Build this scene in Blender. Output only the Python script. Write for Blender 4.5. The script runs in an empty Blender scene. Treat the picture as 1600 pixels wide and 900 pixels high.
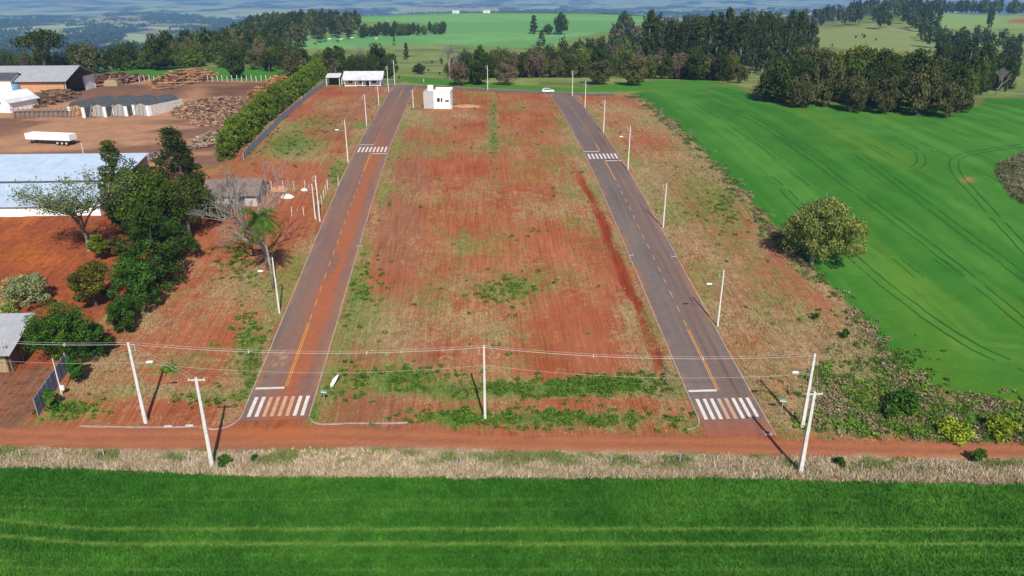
import bpy, math, random
import numpy as np
from mathutils import Vector, Matrix
rng = np.random.default_rng(7)
random.seed(7)
S = bpy.context.scene
C = bpy.context.collection
R = math.radians

# ------------------------------------------------------------------ camera, sky, sun, exposure
F_PX = 1150.0
PITCH = math.atan(475.0 / F_PX)
YAW = R(3.0)
CAMZ = 49.0
cd = bpy.data.cameras.new('camera'); cam = bpy.data.objects.new('camera', cd); C.objects.link(cam)
cam.location = (0, 0, CAMZ); cam.rotation_euler = (math.pi / 2 - PITCH, 0, -YAW)
cd.sensor_width = 36; cd.lens = 36 * F_PX / 1600; cd.clip_start = 0.5; cd.clip_end = 90000
S.camera = cam
SUN_EL = R(42); SUN_AZ = R(9.5)            # shadows run away from the camera, slightly to the left
sun_dir = Vector((math.sin(SUN_AZ) * math.cos(SUN_EL), -math.cos(SUN_AZ) * math.cos(SUN_EL), math.sin(SUN_EL)))
W = bpy.data.worlds.new('World'); S.world = W; W.use_nodes = True
nt = W.node_tree; bg = nt.nodes['Background']; sky = nt.nodes.new('ShaderNodeTexSky')
sky.sky_type = 'NISHITA'; sky.sun_disc = False; sky.sun_elevation = SUN_EL
sky.sun_rotation = math.atan2(sun_dir.x, sun_dir.y); sky.altitude = 500
nt.links.new(sky.outputs[0], bg.inputs[0]); bg.inputs[1].default_value = 0.085
sl = bpy.data.lights.new('sun', 'SUN'); sl.energy = 4.7; sl.angle = R(0.53); sl.color = (1, 0.95, 0.87)
so = bpy.data.objects.new('sun', sl); C.objects.link(so); so.rotation_euler = sun_dir.to_track_quat('Z', 'Y').to_euler()
S.view_settings.view_transform = 'Standard'; S.view_settings.look = 'None'
S.view_settings.exposure = 0.2; S.view_settings.gamma = 1.0
S.cycles.volume_bounces = 0; S.cycles.max_bounces = 5; S.cycles.transparent_max_bounces = 6

# ------------------------------------------------------------------ numpy helpers
def hsh(ix, iy, s):
    n = (ix.astype(np.int64) * 374761393 + iy.astype(np.int64) * 668265263 + s * 974634777) & 0x7fffffff
    n = ((n ^ (n >> 13)) * 1274126177) & 0x7fffffff
    n = (n ^ (n >> 16)) & 0xffff
    return n / 65535.0
def vn(x, y, s=0):
    x = np.asarray(x, float); y = np.asarray(y, float)
    ix = np.floor(x); iy = np.floor(y); fx = x - ix; fy = y - iy
    fx = fx * fx * (3 - 2 * fx); fy = fy * fy * (3 - 2 * fy)
    a = hsh(ix, iy, s); b = hsh(ix + 1, iy, s); c = hsh(ix, iy + 1, s); d = hsh(ix + 1, iy + 1, s)
    return (a * (1 - fx) + b * fx) * (1 - fy) + (c * (1 - fx) + d * fx) * fy
def fbm(x, y, s=0, o=4):
    t = 0; a = 0.5; n = 0
    for i in range(o):
        t = t + a * vn(x * 2 ** i + 17.3 * i, y * 2 ** i - 9.1 * i, s + i); n += a; a *= 0.55
    return t / n
def ss(a, b, x):
    t = np.clip((x - a) / (b - a), 0, 1); return t * t * (3 - 2 * t)
FW = np.array([math.sin(YAW) * math.cos(PITCH), math.cos(YAW) * math.cos(PITCH), -math.sin(PITCH)])
RT = np.array([math.cos(YAW), -math.sin(YAW), 0.0]); UP = np.cross(RT, FW)
def project(x, y, z):
    x = np.asarray(x, float); y = np.asarray(y, float); z = np.asarray(z, float) - CAMZ
    d = x * FW[0] + y * FW[1] + z * FW[2]
    d = np.where(d < 5, 5, d)
    return (800 + F_PX * (x * RT[0] + y * RT[1]) / d, 450 - F_PX * (x * UP[0] + y * UP[1] + z * UP[2]) / d)
def poly_dist(px, py, pts, closed=False):
    """unsigned distance of points to a polyline"""
    px = np.asarray(px, float); py = np.asarray(py, float)
    best = np.full(px.shape, 1e18)
    n = len(pts); m = n if closed else n - 1
    for i in range(m):
        ax, ay = pts[i]; bx, by = pts[(i + 1) % n]
        dx, dy = bx - ax, by - ay; L = dx * dx + dy * dy + 1e-12
        t = np.clip(((px - ax) * dx + (py - ay) * dy) / L, 0, 1)
        best = np.minimum(best, (px - ax - t * dx) ** 2 + (py - ay - t * dy) ** 2)
    return np.sqrt(best)
def inside(px, py, pts):
    px = np.asarray(px, float); py = np.asarray(py, float)
    r = np.zeros(px.shape, bool); n = len(pts)
    for i in range(n):
        ax, ay = pts[i]; bx, by = pts[(i + 1) % n]
        if ay == by: continue
        c = ((ay > py) != (by > py)) & (px < (bx - ax) * (py - ay) / (by - ay) + ax)
        r ^= c
    return r
def soft(px, py, pts, w):
    d = poly_dist(px, py, pts, True); s = np.where(inside(px, py, pts), d, -d)
    return ss(-w, w, s)

# ------------------------------------------------------------------ height of the land
KY = np.array([-2000, 0, 60, 79, 95, 110, 125, 140, 160, 180, 210, 240, 280, 320, 5000.])
KZ = np.array([-8, -6.5, -1.6, -0.1, 1.7, 3.6, 5.4, 7.2, 9.3, 11, 12.4, 13.1, 14.0, 14.8, 15])
_yy = np.arange(-300, 1200, 1.0); _zz = np.interp(_yy, KY, KZ)
_k = np.exp(-np.linspace(-2, 2, 17) ** 2); _k /= _k.sum()
_zs = np.convolve(np.pad(_zz, 8, 'edge'), _k, 'valid')
FD = np.log(np.array([200, 300, 400, 550, 700, 900, 1300, 1800, 2500, 4000, 7000, 12000, 30000.]))
FP = np.array([-900, -300, 0, 250, 400, 560, 700, 1000, 1200, 1400, 1600, 2000, 2600.])
FZ = np.array([
 [13, 12, 6, -10, -30, -60, -95, -120, -140, -160, -190, -195, -120],
 [13, 12, 6, -10, -30, -60, -95, -120, -140, -160, -190, -195, -120],
 [14, 14, 12, -6, -30, -60, -95, -120, -140, -160, -190, -195, -120],
 [14, 14, 12.5, 2, -15, -45, -90, -120, -140, -160, -190, -195, -120],
 [13, 14, 12, 3, 5, 8, -8, -70, -130, -160, -190, -195, -120],
 [13, 13, 5, -3, -4, 4, 2, -45, -130, -165, -190, -195, -120],
 [13, 14, 4, -3, -6, -2, 5, -12, -90, -160, -190, -195, -120],
 [13, 14, 6, -3, -6, -1, 4, -14, -90, -160, -190, -195, -120],
 [12, 13, 8, 0, -3, 0, -18, -60, -130, -165, -190, -195, -120],
 [12, 12, 6, -1, 1, 3, 18, -10, -110, -165, -190, -195, -120],
 [12, 12, 4, -6, -6, -10, 8, 0, -100, -160, -190, -195, -120],
 [12, 12, 4, -6, -6, -10, 8, 0, -110, -160, -190, -195, -120],
 [12, 12, 4, -6, -6, -10, 5, -20, -110, -160, -190, -195, -120]])
_fd = np.linspace(FD[0], FD[-1], 260); _fp = np.linspace(-900, 2600, 176)
_t = np.array([np.interp(_fd, FD, row) for row in FZ])
_t = np.array([np.interp(_fp, FP, _t[:, j]) for j in range(_t.shape[1])]).T      # [az, d]
for _ in range(8):
    _p = np.pad(_t, 1, 'edge'); _t = (_p[:-2, 1:-1] + 2 * _p[1:-1, 1:-1] + _p[2:, 1:-1]) / 4
    _p = np.pad(_t, 1, 'edge'); _t = (_p[1:-1, :-2] + 2 * _p[1:-1, 1:-1] + _p[1:-1, 2:]) / 4
def azpx(x, y):
    """bearing of a place, as a column number"""
    t = np.arctan2(x, y) - YAW
    t = np.clip(t, -1.2, 1.2)
    return 800 + F_PX / math.cos(PITCH) * np.tan(t)
XL, XR, RW = -24.95, 31.05, 8.1
GULLY = []
def H(x, y, fine=True):
    x = np.asarray(x, float); y = np.asarray(y, float)
    near = np.interp(y, _yy, _zs)
    d = np.hypot(x, y)
    ff = np.clip(azpx(x, y), -899, 2599)
    fi = (ff + 900) / 3500 * 175; di = np.clip((np.log(np.maximum(d, 201)) - FD[0]) / (FD[-1] - FD[0]) * 259, 0, 258.99)
    i0 = np.clip(fi.astype(int), 0, 174); j0 = di.astype(int); a = fi - i0; b = di - j0
    far = (_t[i0, j0] * (1 - a) + _t[i0 + 1, j0] * a) * (1 - b) + (_t[i0, j0 + 1] * (1 - a) + _t[i0 + 1, j0 + 1] * a) * b
    amp = 58 * ss(1300, 3600, d) + 5 * ss(500, 1200, d)
    far = far + amp * 2 * (fbm(x / 1100 + 5, y / 1100, 3, 4) - 0.5) + 130 * ss(6000, 14000, d) * (fbm(x / 4500, y / 4500, 9, 3) - 0.5)
    w = ss(265, 345, d) * ss(100, 200, y)
    z = near * (1 - w) + far * w
    # low relief away from the roads
    road = np.minimum(np.abs(x - XL), np.abs(x - XR))
    off = ss(5, 9, road)
    relief = 0.5 * (fbm(x / 9, y / 9, 21, 3) - 0.5) + (0.22 * (fbm(x / 1.6, y / 1.6, 31, 2) - 0.5) if fine else 0)
    z = z + off * relief * ss(70, 76, y) * (1 - ss(260, 300, y))
    # erosion gully beside the right road, and the cut bank above the dirt road
    gx = 24.7 + 0.35 * np.sin(y / 7.0) + 0.2 * np.sin(y / 2.3) - .8 * ss(120, 155, y)
    g = np.exp(-((x - gx) / 0.5) ** 2) * ss(80, 86, y) * (1 - ss(150, 170, y))
    z = z - 1.25 * g
    return z
def PZ(px, py):
    u = (px - 800) / F_PX; v = (450 - py) / F_PX
    d = FW + u * RT + v * UP
    hd = math.hypot(d[0], d[1])
    s = np.geomspace(30, 30000, 4000) / hd
    zz = CAMZ + s * d[2] - H(s * d[0], s * d[1], False)
    k = np.argmax(zz < 0)
    if not (zz < 0).any(): k = len(s) - 1
    a = zz[k - 1] / (zz[k - 1] - zz[k]) if k > 0 else 0
    t = s[k - 1] + a * (s[k] - s[k - 1])
    return float(d[0] * t), float(d[1] * t)
def P(px, py):
    x, y = PZ(px, py); return Vector((x, y, float(H(x, y))))
def D(px, dist):
    """place at a bearing and a distance from the viewpoint"""
    t = math.atan((px - 800) * math.cos(PITCH) / F_PX) + YAW
    x, y = dist * math.sin(t), dist * math.cos(t); return Vector((x, y, float(H(x, y))))
def height_to(b, toppy):
    """height of a thing standing at b whose top shows at row toppy"""
    v = (450 - toppy) / F_PX
    # (b-cam+h)·UP = v * (b-cam+h)·FW
    q = Vector((b.x, b.y, b.z - CAMZ)); up = Vector(UP); fw = Vector(FW)
    return (v * q.dot(fw) - q.dot(up)) / (up.z - v * fw.z)
def mpp(b): return (Vector((b.x, b.y, b.z - CAMZ)).dot(Vector(FW))) / F_PX     # metres per photo pixel

# ------------------------------------------------------------------ materials
def lin(c):
    return tuple(((v / 255) / 12.92 if v / 255 <= 0.04045 else ((v / 255 + 0.055) / 1.055) ** 2.4) for v in c)
KA = 0.72
def alb(r, g, b, k=1.0): return np.array(lin((r, g, b))) * KA * k
def mat(name, col, rough=0.8, var=0.25, scale=3.0, bump=0.0, bscale=20, metal=0.0, attr=None, objvar=0.0, wave=None, stretch=None, spec=0.3):
    m = bpy.data.materials.new(name); m.use_nodes = True; t = m.node_tree; b = t.nodes['Principled BSDF']
    b.inputs['Roughness'].default_value = rough; b.inputs['Metallic'].default_value = metal
    b.inputs['Specular IOR Level'].default_value = spec
    tc = t.nodes.new('ShaderNodeTexCoord'); src = tc.outputs['Object']
    if stretch:
        mp = t.nodes.new('ShaderNodeMapping'); mp.inputs['Scale'].default_value = stretch
        t.links.new(src, mp.inputs[0]); src = mp.outputs[0]
    n = t.nodes.new('ShaderNodeTexNoise'); n.inputs['Scale'].default_value = scale; n.inputs['Detail'].default_value = 5
    n.inputs['Roughness'].default_value = 0.65
    t.links.new(src, n.inputs['Vector'])
    mr = t.nodes.new('ShaderNodeMapRange'); mr.inputs[1].default_value = 0.25; mr.inputs[2].default_value = 0.75
    mr.inputs[3].default_value = 1 - var; mr.inputs[4].default_value = 1 + var
    t.links.new(n.outputs[0], mr.inputs[0]); fac = mr.outputs[0]
    if objvar:
        oi = t.nodes.new('ShaderNodeObjectInfo'); m2 = t.nodes.new('ShaderNodeMapRange')
        m2.inputs[3].default_value = 1 - objvar; m2.inputs[4].default_value = 1 + objvar
        t.links.new(oi.outputs['Random'], m2.inputs[0])
        mu = t.nodes.new('ShaderNodeMath'); mu.operation = 'MULTIPLY'; t.links.new(fac, mu.inputs[0]); t.links.new(m2.outputs[0], mu.inputs[1]); fac = mu.outputs[0]
    vm = t.nodes.new('ShaderNodeVectorMath'); vm.operation = 'SCALE'
    if attr:
        at = t.nodes.new('ShaderNodeAttribute'); at.attribute_name = attr; t.links.new(at.outputs['Color'], vm.inputs[0])
        if col is not None:
            v2 = t.nodes.new('ShaderNodeVectorMath'); v2.operation = 'MULTIPLY'; v2.inputs[1].default_value = tuple(col)[:3]
            t.links.new(at.outputs['Color'], v2.inputs[0]); t.links.new(v2.outputs[0], vm.inputs[0])
    else:
        vm.inputs[0].default_value = tuple(col)[:3]
    t.links.new(fac, vm.inputs['Scale']); t.links.new(vm.outputs[0], b.inputs['Base Color'])
    last = None
    if bump:
        nb = t.nodes.new('ShaderNodeTexNoise'); nb.inputs['Scale'].default_value = bscale; nb.inputs['Detail'].default_value = 4
        t.links.new(src, nb.inputs['Vector'])
        bp = t.nodes.new('ShaderNodeBump'); bp.inputs['Strength'].default_value = 1; bp.inputs['Distance'].default_value = bump
        t.links.new(nb.outputs[0], bp.inputs['Height']); last = bp
    if wave:
        wv = t.nodes.new('ShaderNodeTexWave'); wv.bands_direction = wave[0]; wv.inputs['Scale'].default_value = wave[1]
        t.links.new(tc.outputs['Object'], wv.inputs['Vector'])
        bp = t.nodes.new('ShaderNodeBump'); bp.inputs['Distance'].default_value = wave[2]
        t.links.new(wv.outputs['Fac'], bp.inputs['Height'])
        if last: t.links.new(last.outputs[0], bp.inputs['Normal'])
        last = bp
    if last: t.links.new(last.outputs[0], b.inputs['Normal'])
    return m
def ground_material():
    m = bpy.data.materials.new('land_cover'); m.use_nodes = True; t = m.node_tree; b = t.nodes['Principled BSDF']
    b.inputs['Roughness'].default_value = 0.95; b.inputs['Specular IOR Level'].default_value = 0.1
    L = t.links.new
    tc = t.nodes.new('ShaderNodeTexCoord')
    def noise(sc, det, st=None, ro=0.6):
        src = tc.outputs['Object']
        if st:
            mp = t.nodes.new('ShaderNodeMapping'); mp.inputs['Scale'].default_value = st; L(src, mp.inputs[0]); src = mp.outputs[0]
        n = t.nodes.new('ShaderNodeTexNoise'); n.inputs['Scale'].default_value = sc; n.inputs['Detail'].default_value = det
        n.inputs['Roughness'].default_value = ro; L(src, n.inputs['Vector']); return n.outputs[0]
    def mth(op, a, c):
        n = t.nodes.new('ShaderNodeMath'); n.operation = op
        for i, v in ((0, a), (1, c)):
            if isinstance(v, (int, float)): n.inputs[i].default_value = v
            else: L(v, n.inputs[i])
        return n.outputs[0]
    def at(name):
        a = t.nodes.new('ShaderNodeAttribute'); a.attribute_name = name; return a
    A, B, M = at('base'), at('cover'), at('mix')
    n1 = noise(0.9, 8, None, 0.7); n2 = noise(5.0, 6, None, 0.7); n3 = noise(1.0, 6, (3.0, 0.07, 1), 0.65); n4 = noise(0.12, 5)
    f = mth('ADD', M.outputs['Fac'], mth('MULTIPLY', mth('SUBTRACT', n1, 0.5), 1.9))
    f = mth('ADD', f, mth('MULTIPLY', mth('SUBTRACT', n2, 0.5), 2.2))
    mr = t.nodes.new('ShaderNodeMapRange'); mr.interpolation_type = 'SMOOTHSTEP'; mr.inputs[1].default_value = 0.28; mr.inputs[2].default_value = 0.80
    L(f, mr.inputs[0])
    mx = t.nodes.new('ShaderNodeMix'); mx.data_type = 'RGBA'; L(mr.outputs[0], mx.inputs['Factor']); L(A.outputs['Color'], mx.inputs[6]); L(B.outputs['Color'], mx.inputs[7])
    v = mth('ADD', 0.33, mth('MULTIPLY', n2, 0.84)); v = mth('ADD', v, mth('MULTIPLY', n4, 0.25))
    stre = mth('MULTIPLY', mth('MULTIPLY', mth('SUBTRACT', n3, 0.5), 1.5), mth('SUBTRACT', 1.0, M.outputs['Alpha']))
    v = mth('ADD', v, stre); v = mth('ADD', v, 0.13)
    sc = t.nodes.new('ShaderNodeVectorMath'); sc.operation = 'SCALE'; L(mx.outputs[2], sc.inputs[0]); L(v, sc.inputs['Scale'])
    L(sc.outputs[0], b.inputs['Base Color'])
    bp = t.nodes.new('ShaderNodeBump'); bp.inputs['Distance'].default_value = 0.25; bp.inputs['Strength'].default_value = 0.8
    L(mth('ADD', mth('MULTIPLY', n2, 0.6), mth('MULTIPLY', n1, 1.0)), bp.inputs['Height']); L(bp.outputs[0], b.inputs['Normal'])
    return m
M_ground = ground_material()
M_leaf = mat('leaf_surface', None, 0.75, 0.25, 0.6, attr='col', objvar=0.16, spec=0.12)
M_grass = mat('grass_blade', None, 0.8, 0.2, 0.5, attr='col', spec=0.1)
M_bark = mat('bark', (0.10, 0.08, 0.065), 0.9, 0.35, 3, 0.03, 12, objvar=0.2)
M_palebark = mat('pale_bark', (0.24, 0.21, 0.18), 0.9, 0.3, 3, 0.02, 12, objvar=0.1)
M_greybark = mat('grey_twig', (0.23, 0.205, 0.19), 0.9, 0.2, 2, objvar=0.15)
M_asphalt = mat('asphalt', None, 0.85, 0.13, 1.2, 0.01, 60, attr='col', spec=0.25)
M_kerb = mat('concrete_kerb', (0.33, 0.27, 0.23), 0.9, 0.35, 1.0, 0.01, 15)
M_white = mat('worn_white_paint', (0.62, 0.57, 0.53), 0.7, 0.22, 2.5)
M_stain = mat('dirt_stained_paint', (0.50, 0.30, 0.20), 0.8, 0.3, 1.5)
M_yellow = mat('worn_yellow_paint', (0.62, 0.27, 0.055), 0.7, 0.3, 2.0)
M_redpaint = mat('faded_red_paint', (0.36, 0.12, 0.09), 0.7, 0.25, 2.0)
M_conc = mat('pale_concrete', (0.60, 0.57, 0.54), 0.85, 0.22, 1.5, 0.01, 20)
M_conc2 = mat('grey_concrete', (0.36, 0.36, 0.38), 0.9, 0.2, 2, 0.01, 20)
M_metal = mat('galvanised_metal', (0.5, 0.5, 0.5), 0.45, 0.1, 5, metal=0.6)
M_wire = mat('aluminium_cable', (0.55, 0.52, 0.50), 0.6, 0.05, 1)
M_lamp = mat('lamp_housing', (0.8, 0.8, 0.8), 0.4, 0.05, 3)
M_wwall = mat('white_wall', (0.80, 0.80, 0.80), 0.8, 0.05, 0.8)
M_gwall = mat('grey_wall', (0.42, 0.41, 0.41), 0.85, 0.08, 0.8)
M_wroof = mat('white_sheet_roof', (0.68, 0.68, 0.70), 0.5, 0.2, 0.5, wave=('X', 1.4, 0.05))
M_groof = mat('grey_sheet_roof', (0.36, 0.37, 0.39), 0.55, 0.15, 0.4, wave=('X', 1.2, 0.05))
M_blroof = mat('bluish_sheet_roof', (0.48, 0.58, 0.72), 0.45, 0.14, 0.35, wave=('X', 1.0, 0.05))
M_dark = mat('dark_tarpaulin', (0.075, 0.08, 0.09), 0.7, 0.35, 0.8, 0.03, 3)
M_black = mat('dark_rubber', (0.03, 0.03, 0.032), 0.8, 0.1, 3)
M_glass = mat('dark_window_glass', (0.03, 0.035, 0.045), 0.15, 0.1, 1, spec=0.6)
M_brick = mat('pale_orange_brick', (0.50, 0.27, 0.15), 0.9, 0.15, 1.2)
M_wood = mat('weathered_wood', (0.20, 0.14, 0.09), 0.9, 0.35, 2, 0.01, 10, stretch=(3, 3, 0.4))
M_ywood = mat('tan_plank', (0.36, 0.27, 0.15), 0.9, 0.3, 2, 0.01, 10, stretch=(3, 3, 0.4))
M_log = mat('cut_log', None, 0.9, 0.25, 2, attr='col')
M_blue = mat('blue_plastic', (0.10, 0.25, 0.42), 0.5, 0.1, 2)
M_panel = mat('blue_grey_concrete_panel', (0.21, 0.235, 0.30), 0.9, 0.25, 1.2, 0.01, 12)
M_fence = mat('grey_sheet_fence', (0.20, 0.22, 0.27), 0.6, 0.25, 1.0)
M_sign = mat('green_sign_face', (0.05, 0.36, 0.27), 0.5, 0.05, 2)
M_pink = mat('pink_cloth', (0.6, 0.25, 0.3), 0.8, 0.1, 2)
M_rubble = mat('pale_rubble', (0.62, 0.58, 0.54), 0.9, 0.3, 1.5, 0.1, 2)
M_rubble2 = mat('orange_rubble', (0.50, 0.24, 0.12), 0.9, 0.3, 1.5, 0.1, 2)
M_cowd = mat('dark_cow_hide', (0.035, 0.028, 0.025), 0.8, 0.2, 2)
M_coww = mat('white_cow_hide', (0.7, 0.68, 0.64), 0.8, 0.1, 2)
M_carp = mat('white_car_paint', (0.78, 0.78, 0.79), 0.25, 0.02, 1, spec=0.6)
M_rtile = mat('old_clay_tile', (0.27, 0.19, 0.17), 0.9, 0.35, 1.0, wave=('X', 3.0, 0.05))

# ------------------------------------------------------------------ mesh helpers
def mesh_np(name, V, T, mats, cols=None, quads=False, smooth=False):
    """V (n,3), T (m,k) -> mesh, fast"""
    V = np.asarray(V, np.float32); T = np.asarray(T, np.int32); k = T.shape[1]
    me = bpy.data.meshes.new(name)
    me.vertices.add(len(V)); me.vertices.foreach_set('co', V.ravel())
    me.loops.add(T.size); me.loops.foreach_set('vertex_index', T.ravel())
    me.polygons.add(len(T)); me.polygons.foreach_set('loop_start', np.arange(0, T.size, k, dtype=np.int32))
    try: me.polygons.foreach_set('loop_total', np.full(len(T), k, np.int32))
    except Exception: pass
    if smooth: me.polygons.foreach_set('use_smooth', np.ones(len(T), bool))
    me.update(calc_edges=True)
    for an, c in (cols or {}).items():
        c = np.asarray(c, np.float32)
        if c.shape[1] == 3: c = np.concatenate([c, np.ones((len(c), 1), np.float32)], 1)
        a = me.color_attributes.new(an, 'FLOAT_COLOR', 'POINT'); a.data.foreach_set('color', c.ravel())
    for m in (mats if isinstance(mats, list) else [mats]): me.materials.append(m)
    return me
def link(name, me, parent=None, loc=None):
    o = bpy.data.objects.new(name, me); C.objects.link(o)
    if parent is not None: o.parent = parent
    if loc is not None: o.location = loc
    return o
def tag(o, label=None, cat=None, group=None, kind=None):
    if label: o['label'] = label
    if cat: o['category'] = cat
    if group: o['group'] = group
    if kind: o['kind'] = kind
    return o
def empty(name, loc, rz=0, label=None, cat=None, group=None, scale=None):
    o = bpy.data.objects.new(name, None); C.objects.link(o); o.location = loc; o.rotation_euler = (0, 0, rz)
    o.empty_display_size = 0.3
    if scale: o.scale = scale
    return tag(o, label, cat, group)
def copy_tree(o, parent=None):
    c = o.copy(); C.objects.link(c)
    if parent is not None: c.parent = parent
    for ch in list(o.children): copy_tree(ch, c)
    return c
class MB:
    def __init__(s): s.v = []; s.f = []
    def add(s, vs, fs):
        n = len(s.v); s.v += [tuple(p) for p in vs]; s.f += [tuple(i + n for i in f) for f in fs]; return s
    def box(s, x0, x1, y0, y1, z0, z1):
        return s.add([(x0, y0, z0), (x1, y0, z0), (x1, y1, z0), (x0, y1, z0), (x0, y0, z1), (x1, y0, z1), (x1, y1, z1), (x0, y1, z1)],
                     [(0, 3, 2, 1), (4, 5, 6, 7), (0, 1, 5, 4), (1, 2, 6, 5), (2, 3, 7, 6), (3, 0, 4, 7)])
    def tube(s, pts, rad, n=6, cap=True):
        pts = [Vector(p) for p in pts]; rings = []; base = len(s.v)
        ref = Vector((0, 0, 1))
        for i, p in enumerate(pts):
            d = (pts[min(i + 1, len(pts) - 1)] - pts[max(i - 1, 0)]).normalized()
            a = d.cross(ref if abs(d.z) < 0.95 else Vector((1, 0, 0))).normalized(); b = d.cross(a).normalized()
            r = rad[i] if hasattr(rad, '__len__') else rad
            for k in range(n):
                t = 2 * math.pi * k / n; s.v.append(tuple(p + a * (r * math.cos(t)) + b * (r * math.sin(t))))
        for i in range(len(pts) - 1):
            for k in range(n):
                k2 = (k + 1) % n; s.f.append((base + i * n + k, base + i * n + k2, base + (i + 1) * n + k2, base + (i + 1) * n + k))
        if cap:
            s.f.append(tuple(base + k for k in range(n))[::-1]); s.f.append(tuple(base + (len(pts) - 1) * n + k for k in range(n)))
        return s
    def prism(s, prof, y0, y1):
        """profile in x,z extruded along y"""
        n = len(prof); vs = [(x, y0, z) for x, z in prof] + [(x, y1, z) for x, z in prof]
        fs = [tuple(range(n)), tuple(range(2 * n - 1, n - 1, -1))] + [(i, (i + n), ((i + 1) % n) + n, (i + 1) % n) for i in range(n)]
        return s.add(vs, fs)
    def prismx(s, prof, x0, x1):
        """profile in y,z extruded along x"""
        n = len(prof); vs = [(x0, y, z) for y, z in prof] + [(x1, y, z) for y, z in prof]
        fs = [tuple(range(n))[::-1], tuple(range(n, 2 * n))] + [(i, (i + 1) % n, (i + 1) % n + n, i + n) for i in range(n)]
        return s.add(vs, fs)
    def mesh(s, name, m):
        me = bpy.data.meshes.new(name); me.from_pydata(s.v, [], s.f); me.update()
        import bmesh
        bm = bmesh.new(); bm.from_mesh(me); bmesh.ops.recalc_face_normals(bm, faces=bm.faces); bm.to_mesh(me); bm.free()
        me.materials.append(m); return me
    def build(s, name, m, parent=None, loc=None, smooth=False):
        me = s.mesh(name, m)
        if smooth: me.polygons.foreach_set('use_smooth', np.ones(len(me.polygons), bool))
        return link(name, me, parent, loc)

# ------------------------------------------------------------------ the land: colours of every region
# outlines below are given in photograph columns and rows and turned into places on the land
def W2(pts): return [PZ(*p) for p in pts]
CROP_EDGE = W2([(0, 730), (160, 733), (330, 742), (440, 745), (800, 747), (1200, 748), (1290, 752), (1420, 754), (1599, 757)])
CROP_EDGE = [(-400, CROP_EDGE[0][1] + 14)] + CROP_EDGE + [(400, CROP_EDGE[-1][1] - 10)]
def crop_front_y(x): return np.interp(x, [p[0] for p in CROP_EDGE], [p[1] for p in CROP_EDGE])
DIRT_LO = W2([(0, 697), (250, 704), (500, 700), (800, 702), (1000, 707), (1300, 712), (1599, 717)])
DIRT_HI = W2([(0, 667), (330, 668), (500, 664), (800, 682), (1050, 683), (1210, 686), (1300, 691), (1599, 698)])
def line_y(L, x):
    xs = [p[0] for p in L]; ys = [p[1] for p in L]
    y = np.interp(x, xs, ys)
    s0 = (ys[1] - ys[0]) / (xs[1] - xs[0]); s1 = (ys[-1] - ys[-2]) / (xs[-1] - xs[-2])
    return np.where(x < xs[0], ys[0] + s0 * (x - xs[0]), np.where(x > xs[-1], ys[-1] + s1 * (x - xs[-1]), y))
RF_B = [(985, 147), (1010, 160), (1060, 200), (1100, 238), (1150, 290), (1190, 330), (1235, 385), (1290, 440), (1340, 490), (1400, 560), (1460, 605), (1530, 622), (1640, 632)]
RF_BW = W2(RF_B)
RFIELD = RF_B + [(1900, 640), (1900, 150), (1590, 152), (1540, 152), (1530, 165), (1400, 164), (1230, 158), (1180, 150), (1150, 132), (1080, 139), (1000, 143)]
ISLAND = [(1900, 225), (1590, 246), (1560, 258), (1558, 272), (1585, 310), (1650, 345), (1900, 370)]
LEFT_EDGE = [(40, 660), (70, 640), (115, 575), (150, 520), (220, 480), (280, 430), (318, 345), (330, 320), (350, 255), (400, 210), (450, 165), (500, 135), (520, 128)]
YARD = [(-600, 340), (-600, 120), (150, 118), (450, 128), (500, 135), (450, 165), (400, 210), (350, 255), (330, 262), (-10, 256)]
col = {k: alb(*v) for k, v in dict(
    soil=(181, 108, 75), soil2=(169, 86, 55), dry=(178, 150, 108), grassg=(122, 144, 66), weed=(92, 134, 50), tan=(176, 158, 116),
    crop=(57, 112, 32), crop2=(86, 141, 46), rcrop=(62, 125, 38), rcrop2=(88, 146, 56), dirt=(192, 122, 84), dirt2=(172, 108, 80),
    deadg=(190, 168, 138), yard=(198, 150, 116), yardd=(146, 108, 88), red=(168, 92, 58), orange=(196, 110, 52),
    far_g=(112, 168, 96), pasture=(150, 160, 92), scrub=(98, 104, 58), forest=(40, 58, 30), gstrip=(74, 136, 36), tanpale=(196, 184, 156)).items()}
def mixc(a, b, w): return a * (1 - w[:, None]) + b * w[:, None]
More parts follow.
